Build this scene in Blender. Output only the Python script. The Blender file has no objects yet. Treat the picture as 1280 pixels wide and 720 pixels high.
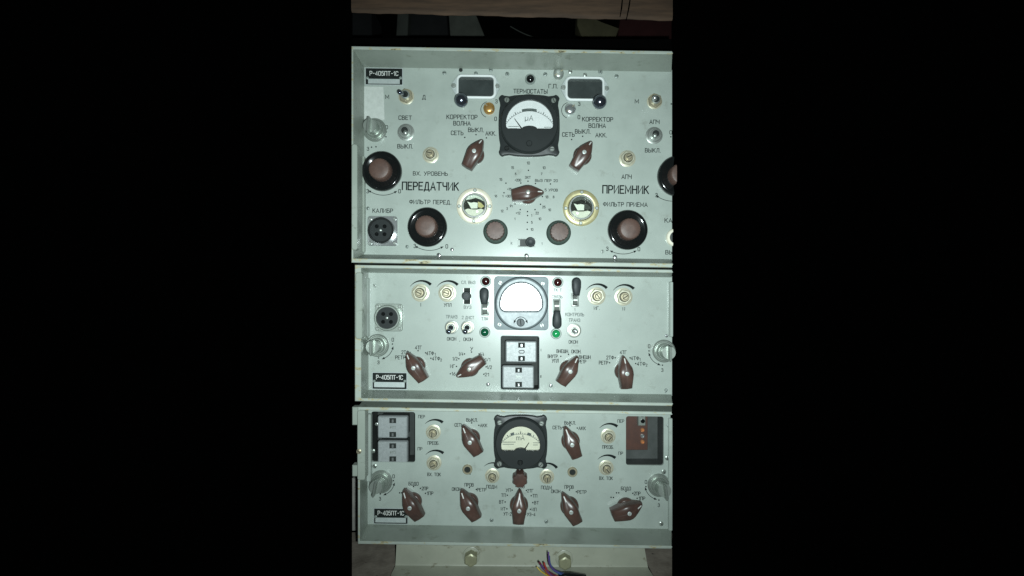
import bpy, bmesh, math, random
from mathutils import Vector
random.seed(7)
S = bpy.context.scene
COL = S.collection
R = math.radians
PI = math.pi

# ---------------------------------------------------------------- camera, world, flash, exposure
cam_d = bpy.data.cameras.new('camera')
cam = bpy.data.objects.new('camera', cam_d)
COL.objects.link(cam)
cam.location = (0, -0.6, 0)
cam.rotation_euler = (PI/2, 0, 0)
cam_d.sensor_width = 36.0
cam_d.lens = 36.0*600/1280          # 1 mm on the panel plane = 1 pixel of the 1280 px photograph
cam_d.clip_start = 0.01
cam_d.clip_end = 50
S.camera = cam

W = bpy.data.worlds.new('World'); S.world = W; W.use_nodes = True
W.node_tree.nodes['Background'].inputs[0].default_value = (0.5, 0.6, 0.58, 1)
W.node_tree.nodes['Background'].inputs[1].default_value = 0.0006

fl_d = bpy.data.lights.new('flash', 'SPOT')      # the phone's flash beside its lens
fl = bpy.data.objects.new('flash', fl_d); COL.objects.link(fl)
fl.location = (0.021, -0.6, -0.022)
fl.rotation_euler = (PI/2+R(5), 0, 0)
fl_d.energy = 24.6
fl_d.color = (0.86, 1.0, 1.0)
fl_d.shadow_soft_size = 0.006
fl_d.spot_size = R(96); fl_d.spot_blend = 1.0

S.view_settings.view_transform = 'Standard'; S.view_settings.look = 'None'
S.view_settings.exposure = 0.0; S.view_settings.gamma = 1.0
S.view_settings.use_curve_mapping = False
S.render.engine = 'CYCLES'
S.cycles.max_bounces = 8

# ---------------------------------------------------------------- materials
def mat(name, c1, rough=0.45, metal=0.0, c2=None, scale=60.0, bump=0.0, bscale=900.0, coat=0.0, spec=0.5,
        chips=None, chip_t=0.66, chip_scale=(60, 220, 220), rvar=0.08):
    m = bpy.data.materials.new(name); m.use_nodes = True
    nt = m.node_tree; N = nt.nodes; L = nt.links
    b = N['Principled BSDF']
    b.inputs['Roughness'].default_value = rough
    b.inputs['Metallic'].default_value = metal
    b.inputs['Specular IOR Level'].default_value = spec
    b.inputs['Coat Weight'].default_value = coat
    b.inputs['Coat Roughness'].default_value = 0.15
    tc = N.new('ShaderNodeNewGeometry')
    src = tc.outputs['Position']
    if c2 is None: c2 = tuple(x*0.8 for x in c1)
    no = N.new('ShaderNodeTexNoise'); no.inputs['Scale'].default_value = scale
    no.inputs['Detail'].default_value = 6; no.inputs['Roughness'].default_value = 0.62
    L.new(src, no.inputs['Vector'])
    rp = N.new('ShaderNodeMapRange'); rp.inputs[1].default_value = 0.32; rp.inputs[2].default_value = 0.68
    L.new(no.outputs['Fac'], rp.inputs[0])
    mx = N.new('ShaderNodeMix'); mx.data_type = 'RGBA'
    mx.inputs[6].default_value = (*c1, 1); mx.inputs[7].default_value = (*c2, 1)
    L.new(rp.outputs[0], mx.inputs[0])
    out = mx.outputs[2]
    if chips:
        mp = N.new('ShaderNodeMapping'); mp.inputs['Scale'].default_value = chip_scale
        L.new(src, mp.inputs[0])
        n2 = N.new('ShaderNodeTexNoise'); n2.inputs['Scale'].default_value = 1.0
        n2.inputs['Detail'].default_value = 5; n2.inputs['Roughness'].default_value = 0.7
        L.new(mp.outputs[0], n2.inputs['Vector'])
        for col, t0, w in chips:
            r2 = N.new('ShaderNodeMapRange'); r2.inputs[1].default_value = t0; r2.inputs[2].default_value = t0+w
            L.new(n2.outputs['Fac'], r2.inputs[0])
            m2 = N.new('ShaderNodeMix'); m2.data_type = 'RGBA'
            L.new(r2.outputs[0], m2.inputs[0]); L.new(out, m2.inputs[6]); m2.inputs[7].default_value = (*col, 1)
            out = m2.outputs[2]
    L.new(out, b.inputs['Base Color'])
    if rvar:
        rr = N.new('ShaderNodeMapRange'); rr.inputs[3].default_value = max(0.02, rough-rvar); rr.inputs[4].default_value = min(1, rough+rvar)
        L.new(no.outputs['Fac'], rr.inputs[0]); L.new(rr.outputs[0], b.inputs['Roughness'])
    if bump:
        nb = N.new('ShaderNodeTexNoise'); nb.inputs['Scale'].default_value = bscale; nb.inputs['Detail'].default_value = 3
        L.new(src, nb.inputs['Vector'])
        bp = N.new('ShaderNodeBump'); bp.inputs['Strength'].default_value = bump; bp.inputs['Distance'].default_value = 0.0004
        L.new(nb.outputs['Fac'], bp.inputs['Height']); L.new(bp.outputs[0], b.inputs['Normal'])
    return m

def glass_mat(name, rough=0.04, refl=0.06, tint=(1, 1, 1)):
    m = bpy.data.materials.new(name); m.use_nodes = True
    nt = m.node_tree; N = nt.nodes; L = nt.links
    for n in list(N): N.remove(n)
    o = N.new('ShaderNodeOutputMaterial')
    t = N.new('ShaderNodeBsdfTransparent'); t.inputs[0].default_value = (*tint, 1)
    g = N.new('ShaderNodeBsdfGlossy'); g.inputs['Roughness'].default_value = rough
    mx = N.new('ShaderNodeMixShader'); mx.inputs[0].default_value = refl
    L.new(t.outputs[0], mx.inputs[1]); L.new(g.outputs[0], mx.inputs[2]); L.new(mx.outputs[0], o.inputs[0])
    return m

M = {}
PA, PB = (0.334, 0.376, 0.343), (0.286, 0.325, 0.295)
M['paint'] = mat('grey_green_paint', PA, 0.30, 0, PB, 34, 0.06, 1400, rvar=0.10, chips=[((0.25, 0.275, 0.245), 0.58, 0.14), ((0.20, 0.215, 0.19), 0.69, 0.03)], chip_scale=(50, 50, 60))
M['rim'] = mat('grey_green_enamel', (0.29, 0.325, 0.285), 0.40, 0, (0.245, 0.28, 0.24), 28, 0.06, 900,
               chips=[((0.20, 0.225, 0.185), 0.60, 0.06), ((0.07, 0.08, 0.06), 0.715, 0.02)], chip_scale=(45, 45, 90))
M['worn'] = mat('worn_lip_paint', (0.36, 0.40, 0.355), 0.35, 0, (0.30, 0.335, 0.295), 50, 0.1, 900,
                chips=[((0.34, 0.31, 0.19), 0.555, 0.04), ((0.07, 0.065, 0.045), 0.645, 0.02)], chip_scale=(70, 160, 220))
M['stand'] = mat('pale_stand_paint', (0.32, 0.33, 0.265), 0.36, 0, (0.26, 0.27, 0.215), 24, 0.15, 500,
                 chips=[((0.18, 0.175, 0.125), 0.60, 0.07), ((0.05, 0.04, 0.03), 0.725, 0.02)], chip_scale=(55, 55, 80))
M['bakelite'] = mat('brown_bakelite', (0.084, 0.046, 0.036), 0.33, 0, (0.046, 0.027, 0.022), 70, 0.08, 1500)
M['bakelite_worn'] = mat('worn_brown_bakelite', (0.100, 0.056, 0.043), 0.52, 0, (0.066, 0.038, 0.030), 160, 0.2, 2000)
M['black'] = mat('black_bakelite', (0.013, 0.015, 0.015), 0.28, 0, (0.009, 0.010, 0.010), 90)
M['blackgloss'] = mat('glossy_black_plastic', (0.008, 0.009, 0.009), 0.12, 0, (0.006, 0.007, 0.007), 90)
M['meterblack'] = mat('black_meter_case', (0.020, 0.024, 0.024), 0.42, 0, (0.014, 0.017, 0.017), 70, 0.1, 1800, spec=0.28)
M['rubber'] = mat('dark_green_skirt', (0.045, 0.062, 0.052), 0.6, 0, (0.035, 0.05, 0.042), 90, spec=0.12)
M['ink'] = mat('black_engraving', (0.005, 0.007, 0.007), 0.7, 0, (0.014, 0.018, 0.018), 500, spec=0.05)
M['fade'] = mat('faded_engraving', (0.030, 0.038, 0.037), 0.6, 0, (0.16, 0.19, 0.18), 620, spec=0.12)
M['white'] = mat('white_paint', (0.66, 0.67, 0.64), 0.5, 0, (0.55, 0.56, 0.53), 300)
M['plate'] = mat('nameplate_black', (0.010, 0.013, 0.012), 0.35, 0, (0.016, 0.019, 0.018), 150, spec=0.12)
M['blank'] = mat('nameplate_blank', (0.43, 0.47, 0.46), 0.45, 0.2, (0.36, 0.40, 0.39), 260)
M['steel'] = mat('dull_steel', (0.42, 0.45, 0.42), 0.36, 0.65, (0.32, 0.35, 0.32), 260, 0.1, 1500)
M['zinc'] = mat('dull_zinc_casting', (0.36, 0.40, 0.36), 0.34, 0.65, (0.29, 0.325, 0.29), 90, 0.15, 1300)
M['slot'] = mat('dark_slot', (0.022, 0.026, 0.024), 0.7, spec=0.12)
M['cream'] = mat('cream_nickel', (0.50, 0.49, 0.385), 0.36, 0.35, (0.43, 0.41, 0.31), 240)
M['creamdark'] = mat('old_nickel_shaft', (0.40, 0.36, 0.25), 0.4, 0.5, (0.30, 0.27, 0.19), 260)
M['brass'] = mat('old_brass', (0.62, 0.36, 0.12), 0.3, 0.7, (0.45, 0.25, 0.08), 260)
M['bezel'] = mat('yellowed_white_bezel', (0.70, 0.64, 0.46), 0.33, 0.25, (0.80, 0.77, 0.66), 90)
M['bezel_dull'] = mat('tarnished_brass_bezel', (0.42, 0.38, 0.18), 0.33, 0.4, (0.55, 0.50, 0.30), 90)
M['chrome'] = mat('chrome', (0.75, 0.78, 0.78), 0.22, 0.85, (0.65, 0.68, 0.68), 120)
M['ball'] = mat('blued_steel', (0.20, 0.22, 0.26), 0.17, 0.9, (0.14, 0.16, 0.20), 120, rvar=0.02)
M['screwgrey'] = mat('painted_screw', (0.23, 0.27, 0.25), 0.45, 0.2, (0.18, 0.21, 0.19), 300)
M['dial'] = mat('white_dial', (0.70, 0.73, 0.72), 0.5, 0, (0.64, 0.67, 0.66), 120)
M['dialcream'] = mat('yellowed_dial', (0.63, 0.63, 0.49), 0.5, 0, (0.55, 0.55, 0.42), 70)
M['metergrey'] = mat('grey_hammered_bezel', (0.235, 0.275, 0.285), 0.40, 0.0, (0.19, 0.225, 0.235), 160, 0.12, 1200, spec=0.4)
M['trimdark'] = mat('dark_grey_trim', (0.06, 0.075, 0.08), 0.5, 0, spec=0.3)
M['lever'] = mat('charcoal_plastic', (0.030, 0.036, 0.037), 0.5, 0, (0.02, 0.025, 0.026), 200, spec=0.25)
M['glass'] = glass_mat('clear_glass', 0.05, 0.05)
M['glasshaze'] = glass_mat('hazy_glass', 0.25, 0.11)
M['glasseye'] = glass_mat('yellowish_eye_glass', 0.06, 0.06, (0.99, 1.0, 0.955))
M['glassdark'] = glass_mat('smoked_glass', 0.06, 0.05, (0.88, 0.9, 0.9))
M['drum'] = mat('dark_drum', (0.085, 0.092, 0.09), 0.55, 0, (0.05, 0.055, 0.054), 45, spec=0.12)
M['red'] = mat('dark_red_lens', (0.030, 0.006, 0.006), 0.15, 0, (0.02, 0.004, 0.004), 90)
M['green'] = mat('dark_green_lens', (0.006, 0.075, 0.035), 0.15, 0, (0.004, 0.05, 0.025), 90)
M['greenbright'] = mat('bright_green_lens', (0.02, 0.36, 0.11), 0.15, 0, (0.012, 0.18, 0.06), 300)
M['relay'] = mat('galvanised_can', (0.33, 0.352, 0.352), 0.46, 0.2, (0.255, 0.275, 0.275), 340, 0.25, 1200)
M['well'] = mat('dark_well', (0.045, 0.05, 0.047), 0.6, 0, (0.03, 0.034, 0.032), 60, spec=0.12)
M['wellgrey'] = mat('grey_well', (0.075, 0.08, 0.078), 0.45, 0, (0.05, 0.055, 0.052), 40, spec=0.12)
M['boardbrown'] = mat('brown_phenolic_board', (0.068, 0.025, 0.015), 0.55, 0, (0.045, 0.017, 0.011), 130)
M['copper'] = mat('copper_terminal', (0.65, 0.28, 0.12), 0.35, 0.6)
M['paper'] = mat('grey_paper', (0.47, 0.50, 0.47), 0.8, 0, (0.40, 0.43, 0.40), 190, 0.3, 700)
M['brass_bolt'] = mat('yellow_zinc_bolt', (0.33, 0.33, 0.21), 0.4, 0.3, (0.25, 0.25, 0.16), 200, 0.2, 900)
M['rail'] = mat('black_rail', (0.0012, 0.0012, 0.0012), 0.95, spec=0.0)
M['floor'] = mat('stained_stone', (0.30, 0.26, 0.215), 0.8, 0, (0.15, 0.125, 0.10), 38, 0.8, 260,
                 chips=[((0.03, 0.026, 0.022), 0.63, 0.05)], chip_scale=(40, 60, 40))
M['wall'] = mat('grimy_plaster', (0.30, 0.295, 0.27), 0.85, 0, (0.17, 0.16, 0.145), 30, 0.8, 240,
                chips=[((0.035, 0.03, 0.026), 0.62, 0.04)], chip_scale=(45, 45, 30))

def wood_mat():
    m = mat('old_brown_wood', (0.090, 0.052, 0.029), 0.8, 0, (0.036, 0.021, 0.012), 1.0, 0.5, 120, rvar=0)
    nt = m.node_tree; N = nt.nodes; L = nt.links
    no = [n for n in N if n.type == 'TEX_NOISE'][0]
    geo = [n for n in N if n.type == 'NEW_GEOMETRY'][0]
    mp = N.new('ShaderNodeMapping'); mp.inputs['Scale'].default_value = (14, 60, 140)
    L.new(geo.outputs['Position'], mp.inputs[0]); L.new(mp.outputs[0], no.inputs['Vector'])
    return m
M['wood'] = wood_mat()
for nm, c in dict(yellow=(0.70, 0.52, 0.05), red=(0.50, 0.05, 0.04), blue=(0.07, 0.14, 0.38), violet=(0.16, 0.08, 0.30),
                  maroon=(0.17, 0.03, 0.06), navy=(0.04, 0.06, 0.16), orange=(0.5, 0.14, 0.04)).items():
    M['w_'+nm] = mat(nm+'_insulation', tuple(x*.7 for x in c), 0.4)
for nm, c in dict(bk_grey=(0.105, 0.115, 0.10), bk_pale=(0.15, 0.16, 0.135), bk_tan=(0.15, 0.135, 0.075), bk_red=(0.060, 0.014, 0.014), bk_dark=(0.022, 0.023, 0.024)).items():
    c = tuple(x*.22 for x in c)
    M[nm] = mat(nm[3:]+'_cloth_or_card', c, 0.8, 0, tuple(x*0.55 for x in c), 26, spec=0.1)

# ---------------------------------------------------------------- mesh builder (photo-pixel millimetres: px right, py down, h towards the viewer)
def w3(px, py, h): return Vector(((px-640)/1000, -h/1000, (360-py)/1000))
def tr(px, py, h):       # where a point seen at (px,py) stands when it is h mm in front of the panel plane
    k = (600-h)/600
    return (640+(px-640)*k, 360+(py-360)*k)

WORG = {}
class MB:
    def __init__(s): s.v = []; s.f = []; s.mi = []
    def vert(s, p): s.v.append(p); return len(s.v)-1
    def face(s, idx, mi=0): s.f.append(idx); s.mi.append(mi)
    def loops(s, rings, closed=True, cap0=True, cap1=True, mi=0, mis=None):
        ids = [[s.vert(p) for p in r] for r in rings]
        n = len(rings[0])
        for a in range(len(ids)-1):
            k = mi if mis is None else mis[a]
            for i in range(n if closed else n-1):
                j = (i+1) % n
                s.face([ids[a][i], ids[a][j], ids[a+1][j], ids[a+1][i]], k)
        if cap0: s.face(list(reversed(ids[0])), mi if mis is None else mis[0])
        if cap1: s.face(ids[-1], mi if mis is None else mis[-1])
        return s
    def lathe(s, cx, cy, prof, seg=32, mi=0, flute=None, cap0=True, cap1=True, mis=None):
        rings = []
        for q in prof:
            r, h = q[0], q[1]
            ring = []
            for i in range(seg):
                a = 2*PI*i/seg
                rr = r
                if flute and len(q) > 2: rr = r*(1-flute[1]*(0.5+0.5*math.cos(flute[0]*a)))
                ring.append((cx+rr*math.cos(a), cy+rr*math.sin(a), h))
            rings.append(ring)
        return s.loops(rings, True, cap0, cap1, mi, mis)
    def prism(s, poly, prof, mi=0, cap0=True, cap1=True, mis=None):
        return s.loops([[(p[0], p[1], h) for p in inset(poly, d)] for d, h in prof], True, cap0, cap1, mi, mis)
    def box(s, x0, y0, x1, y1, h0, h1, b=0.6, mi=0):
        b = min(b, abs(x1-x0)*.3, abs(y1-y0)*.3, abs(h1-h0)*.45)
        return s.prism([(x0, y0), (x1, y0), (x1, y1), (x0, y1)], [(0, h0), (0, h1-b), (b, h1)], mi)
    def tube(s, pts, r, seg=10, mi=0):
        rings = []
        P = [Vector(p) for p in pts]
        for i, p in enumerate(P):
            t = (P[min(i+1, len(P)-1)]-P[max(i-1, 0)]).normalized()
            u = t.cross(Vector((0.13, 0.21, 0.97)))
            if u.length < 1e-3: u = t.cross(Vector((1, 0, 0)))
            u.normalize(); w = t.cross(u)
            rr = r[i] if isinstance(r, (list, tuple)) else r
            rings.append([tuple(p+u*rr*math.cos(2*PI*k/seg)+w*rr*math.sin(2*PI*k/seg)) for k in range(seg)])
        return s.loops(rings, True, True, True, mi)
    def dot(s, cx, cy, r=0.7, h0=0.05, h1=0.22, seg=10):
        return s.lathe(cx, cy, [(r, h0), (r, h1)], seg)
    def build(s, name, m, parent=None, org=None, smooth=35, cut=False):
        if org is None:
            xs = [p[0] for p in s.v]; ys = [p[1] for p in s.v]; hs = [p[2] for p in s.v]
            org = ((min(xs)+max(xs))/2, (min(ys)+max(ys))/2, min(hs))
        o3 = w3(*org)
        me = bpy.data.meshes.new(name)
        me.from_pydata([tuple(w3(*p)-o3) for p in s.v], [], s.f)
        for k in (m if isinstance(m, (list, tuple)) else [m]): me.materials.append(M[k])
        me.polygons.foreach_set('material_index', s.mi)
        bm = bmesh.new(); bm.from_mesh(me)
        bmesh.ops.recalc_face_normals(bm, faces=bm.faces)
        if cut:          # the instruments run on past the edge of the photograph: only the part in the picture is modelled
            x = (CUT-org[0])/1000
            g = bm.verts[:]+bm.edges[:]+bm.faces[:]
            r = bmesh.ops.bisect_plane(bm, geom=g, dist=1e-7, plane_co=(x, 0, 0), plane_no=(1, 0, 0), clear_outer=True)
            ed = [e for e in bm.edges if e.is_boundary]
            bmesh.ops.holes_fill(bm, edges=ed, sides=0)
        bm.to_mesh(me); bm.free()
        me.shade_smooth(); me.set_sharp_from_angle(angle=R(smooth))
        o = bpy.data.objects.new(name, me); COL.objects.link(o)
        WORG[o.name] = o3
        if parent is not None:
            o.parent = parent; o.location = o3-WORG[parent.name]
        else: o.location = o3
        return o
CUT = 840.0

def inset(poly, d):
    if abs(d) < 1e-9: return list(poly)
    n = len(poly); out = []
    A = sum(poly[i][0]*poly[(i+1) % n][1]-poly[(i+1) % n][0]*poly[i][1] for i in range(n))
    sg = 1 if A > 0 else -1
    for i in range(n):
        p0, p1, p2 = Vector(poly[i-1]), Vector(poly[i]), Vector(poly[(i+1) % n])
        a = (p1-p0).normalized(); b = (p2-p1).normalized()
        na = Vector((-a.y, a.x))*sg; nb = Vector((-b.y, b.x))*sg
        m = na+nb
        if m.length < 1e-6: m = na
        m.normalize(); k = d/max(0.35, m.dot(na))
        out.append((p1.x+m.x*k, p1.y+m.y*k))
    return out
def rrect(x0, y0, x1, y1, r, n=5, sl=0.0):
    P = []
    for cx, cy, a0 in ((x1-r, y1-r, 0), (x0+r, y1-r, 90), (x0+r, y0+r, 180), (x1-r, y0+r, 270)):
        for k in range(n+1):
            a = R(a0+90*k/n); P.append((cx+r*math.cos(a), cy+r*math.sin(a)))
    if sl: xm = (x0+x1)/2; P = [(x, y+sl*(x-xm)) for x, y in P]
    return P
def rot(poly, ang, cx=0, cy=0):     # px frame: positive = clockwise in the picture
    c, s_ = math.cos(ang), math.sin(ang)
    return [(cx+x*c-y*s_, cy+x*s_+y*c) for x, y in poly]
def holed(mb, outer, holes, h, mi=0):
    bm = bmesh.new(); ed = []
    for lp in [outer]+holes:
        vs = [bm.verts.new((p[0], p[1], 0)) for p in lp]
        ed += [bm.edges.new((vs[i], vs[(i+1) % len(vs)])) for i in range(len(vs))]
    bmesh.ops.triangle_fill(bm, use_beauty=True, use_dissolve=False, edges=ed)
    bm.verts.index_update()
    base = len(mb.v)
    for v in bm.verts: mb.v.append((v.co.x, v.co.y, h))
    for f in bm.faces: mb.face([base+v.index for v in f.verts], mi)
    bm.free()
def plate_holed(outer, holes, h0, h1, b=0.0):
    mb = MB()
    holed(mb, inset(outer, b), [inset(q, -b) for q in holes], h1)
    for lp, sgn in [(outer, 1)]+[(q, -1) for q in holes]:
        prof = [(0, h0), (0, h1)] if not b else [(0, h0), (0, h1-b), (sgn*b, h1)]
        mb.prism(lp, prof, cap0=False, cap1=False)
    holed(mb, outer, holes, h0)
    bm = None
    return mb

# ---------------------------------------------------------------- lettering
TILT = 0.013
# engraved single-stroke letters: (advance width, strokes) on a grid 6 high, y up
def _o(x0, y0, x1, y1):
    c = min(1.0, (x1-x0)*.4)
    return [(x0+c, y0), (x1-c, y0), (x1-.25*c, y0+.3*c), (x1, y0+c), (x1, y1-c), (x1-.25*c, y1-.3*c), (x1-c, y1), (x0+c, y1), (x0+.25*c, y1-.3*c), (x0, y1-c), (x0, y0+c), (x0+.25*c, y0+.3*c), (x0+c, y0)]
FONT = {
 'А': (4, [[(0, 0), (2, 6), (4, 0)], [(.7, 2), (3.3, 2)]]), 'Б': (3.6, [[(3.4, 6), (0, 6), (0, 0), (2.6, 0), (3.6, .8), (3.6, 2.6), (2.6, 3.4), (0, 3.4)]]),
 'В': (3.6, [[(0, 3.2), (2.5, 3.2), (3.6, 2.4), (3.6, .9), (2.6, 0), (0, 0), (0, 6), (2.3, 6), (3.2, 5.3), (3.2, 4), (2.4, 3.2)]]), 'Г': (3.2, [[(0, 0), (0, 6), (3.2, 6)]]),
 'Д': (4.4, [[(0, -1), (0, 0), (4.4, 0), (4.4, -1)], [(.6, 0), (1.6, 6), (3.4, 6), (3.6, 5), (3.7, 0)]]), 'Е': (3.3, [[(3.3, 6), (0, 6), (0, 0), (3.3, 0)], [(0, 3.1), (2.7, 3.1)]]),
 'З': (3.5, [[(.1, 5), (.9, 6), (2.5, 6), (3.3, 5.2), (3.3, 4), (2.4, 3.2), (1.2, 3.2)], [(2.4, 3.2), (3.5, 2.3), (3.5, .9), (2.6, 0), (.8, 0), (0, 1)]]),
 'И': (3.8, [[(0, 6), (0, 0), (3.8, 6), (3.8, 0)]]), 'К': (3.7, [[(0, 0), (0, 6)], [(3.5, 6), (.1, 2.8)], [(1.1, 3.7), (3.7, 0)]]), 'Л': (3.8, [[(0, 0), (.8, .6), (1.2, 6), (3.8, 6), (3.8, 0)]]),
 'М': (4.8, [[(0, 0), (0, 6), (2.4, 1.3), (4.8, 6), (4.8, 0)]]), 'Н': (3.8, [[(0, 0), (0, 6)], [(3.8, 0), (3.8, 6)], [(0, 3.1), (3.8, 3.1)]]), 'О': (3.8, [_o(0, 0, 3.8, 6)]),
 'П': (3.8, [[(0, 0), (0, 6), (3.8, 6), (3.8, 0)]]), 'Р': (3.5, [[(0, 0), (0, 6), (2.4, 6), (3.5, 5.2), (3.5, 3.6), (2.4, 2.7), (0, 2.7)]]),
 'С': (3.6, [[(3.6, 4.8), (3.3, 5.6), (2.6, 6), (1, 6), (.25, 5.6), (0, 5), (0, 1), (.25, .4), (1, 0), (2.6, 0), (3.3, .4), (3.6, 1.2)]]), 'Т': (4, [[(0, 6), (4, 6)], [(2, 6), (2, 0)]]),
 'У': (3.8, [[(0, 6), (2, 2.4)], [(3.8, 6), (1.6, .9), (.9, 0), (.3, 0)]]), 'Ф': (4.6, [[(2.3, 0), (2.3, 6)], [(1, 1.6), (3.6, 1.6), (4.6, 2.4), (4.6, 4.3), (3.6, 5.1), (1, 5.1), (0, 4.3), (0, 2.4), (1, 1.6)]]),
 'Х': (3.9, [[(0, 0), (3.9, 6)], [(0, 6), (3.9, 0)]]), 'Ч': (3.5, [[(0, 6), (0, 3.9), (.7, 3), (3.5, 3)], [(3.5, 6), (3.5, 0)]]), 'Ш': (5, [[(0, 6), (0, 0), (5, 0), (5, 6)], [(2.5, 0), (2.5, 6)]]),
 'Ы': (4.9, [[(0, 6), (0, 0), (2.2, 0), (3.2, .8), (3.2, 2.6), (2.2, 3.4), (0, 3.4)], [(4.9, 0), (4.9, 6)]]), 'Ь': (3.4, [[(0, 6), (0, 0), (2.4, 0), (3.4, .8), (3.4, 2.6), (2.4, 3.4), (0, 3.4)]]),
 'm': (4.6, [[(0, 0), (0, 4)], [(0, 3), (.8, 4), (1.7, 4), (2.3, 3.2), (2.3, 0)], [(2.3, 3), (3.1, 4), (4, 4), (4.6, 3.2), (4.6, 0)]]),
 'Я': (3.6, [[(3.5, 0), (3.5, 6), (1.1, 6), (0, 5.2), (0, 3.7), (1.1, 2.9), (3.5, 2.9)], [(1.6, 2.9), (0, 0)]]),
 'Э': (3.6, [[(0, 5), (.9, 6), (2.5, 6), (3.6, 5), (3.6, 1), (2.5, 0), (.9, 0), (0, 1)], [(1.2, 3.1), (3.6, 3.1)]]), 'µ': (3.4, [[(0, -1.8), (0, 4)], [(0, 1), (.8, 0), (2.2, 0), (3.2, 1)], [(3.2, 4), (3.2, 0)]]),
 'I': (.6, [[(.3, 0), (.3, 6)]]), '0': (3.4, [_o(0, 0, 3.4, 6)]), '1': (1.8, [[(0, 4.6), (1.6, 6), (1.6, 0)]]), '2': (3.4, [[(0, 4.8), (.8, 6), (2.6, 6), (3.4, 5.1), (3.4, 4.1), (0, 0), (3.4, 0)]]),
 '3': (3.4, [[(.1, 5), (.9, 6), (2.5, 6), (3.2, 5.2), (3.2, 4), (2.4, 3.2), (1.2, 3.2)], [(2.4, 3.2), (3.4, 2.3), (3.4, .9), (2.6, 0), (.8, 0), (0, 1)]]), '4': (3.5, [[(2.6, 0), (2.6, 6), (0, 1.6), (3.5, 1.6)]]),
 '5': (3.4, [[(3.2, 6), (.4, 6), (.1, 3.3), (1, 3.8), (2.5, 3.8), (3.4, 2.9), (3.4, 1), (2.5, 0), (.8, 0), (0, .9)]]), '6': (3.4, [[(2.9, 6), (.9, 3.9), (0, 2.2), (0, 1), (.9, 0), (2.5, 0), (3.4, 1), (3.4, 2.4), (2.5, 3.3), (.8, 3.3)]]),
 '7': (3.4, [[(0, 6), (3.4, 6), (1.2, 0)]]), '8': (3.4, [_o(.2, 3.1, 3.2, 6), _o(0, 0, 3.4, 3.1)]), '9': (3.4, [[(.5, 0), (2.5, 2.1), (3.4, 3.8), (3.4, 5), (2.5, 6), (.9, 6), (0, 5), (0, 3.6), (.9, 2.7), (2.6, 2.7)]]),
 '-': (2.6, [[(.2, 3), (2.4, 3)]]), '+': (2.6, [[(.1, 3), (2.5, 3)], [(1.3, 1.8), (1.3, 4.2)]]), '.': (.7, [[(.2, 0), (.5, .1)]]), '/': (2.8, [[(0, -.4), (2.8, 6.4)]]), ' ': (1.8, [])}
def text(mb, s, px, py, ch, w=None, h=0.12, bold=False, tilt=TILT, sw=None):
    k = ch/6.0
    gap = 1.5
    tot = sum(FONT[c][0] for c in s)+gap*(len(s)-1)
    kx = k*0.95 if w is None else w/max(tot, .6)
    if len(s) == 1 and w is not None: kx = min(kx, k*1.15)
    t = (sw if sw else max(.165*ch, .56))/2
    ct, st = math.cos(tilt), math.sin(tilt)
    x = 0; hh = h
    def W_(gx, gy):
        u = (gx-tot/2)*kx; v = -(gy-3)*k
        return Vector((px+u*ct-v*st, py+u*st+v*ct))
    for c in s:
        adv, strokes = FONT[c]
        for sk in strokes:
            P = [W_(x+a, b) for a, b in sk]
            hh += 0.004
            n = len(P); L = []; Rr = []
            closed = (P[0]-P[-1]).length < 1e-6
            for i, p in enumerate(P):
                d0 = (p-P[i-1]) if i > 0 else ((P[-1]-P[-2]) if closed else P[1]-P[0])
                d1 = (P[i+1]-p) if i < n-1 else ((P[1]-P[0]) if closed else P[-1]-P[-2])
                d0 = d0.normalized(); d1 = d1.normalized()
                m = Vector((-d0.y-d1.y, d0.x+d1.x))
                if m.length < .25: m = Vector((-d0.y, d0.x))
                m.normalize(); q = t/max(.5, m.dot(Vector((-d0.y, d0.x))))
                e = Vector((0, 0))
                if not closed and i == 0: e = -d1*t*.8
                if not closed and i == n-1: e = d0*t*.8
                L.append(p+m*q+e); Rr.append(p-m*q+e)
            a = [mb.vert((v.x, v.y, hh)) for v in L]; b = [mb.vert((v.x, v.y, hh)) for v in Rr]
            for i in range(n-1): mb.face([a[i], a[i+1], b[i+1], b[i]])
        x += adv+gap
def arc(mb, cx, cy, r, a0, a1, w0=0.8, w1=0.8, h=0.13, n=18, arrows=(0, 0)):
    pts = []
    for i in range(n+1):
        t = i/n; a = R(a0+(a1-a0)*t); w = (w0+(w1-w0)*t)/2
        pts.append(((cx+(r-w)*math.cos(a), cy+(r-w)*math.sin(a)), (cx+(r+w)*math.cos(a), cy+(r+w)*math.sin(a))))
    for i in range(n):
        a, b = pts[i]; c, d = pts[i+1]
        q = [mb.vert((*p, h)) for p in (a, b, d, c)]; mb.face(q)
    for at, an, dr in ((arrows[0], a0, -1), (arrows[1], a1, 1)):
        if at:
            s = dr*(1 if a1 > a0 else -1)
            a = R(an); bx, by = cx+r*math.cos(a), cy+r*math.sin(a)
            tx, ty = -math.sin(a)*s, math.cos(a)*s
            nx, ny = math.cos(a), math.sin(a)
            q = [mb.vert((*p, h+0.02)) for p in ((bx+nx*1.5, by+ny*1.5), (bx-nx*1.5, by-ny*1.5), (bx+tx*4, by+ty*4))]
            mb.face(q)
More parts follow.
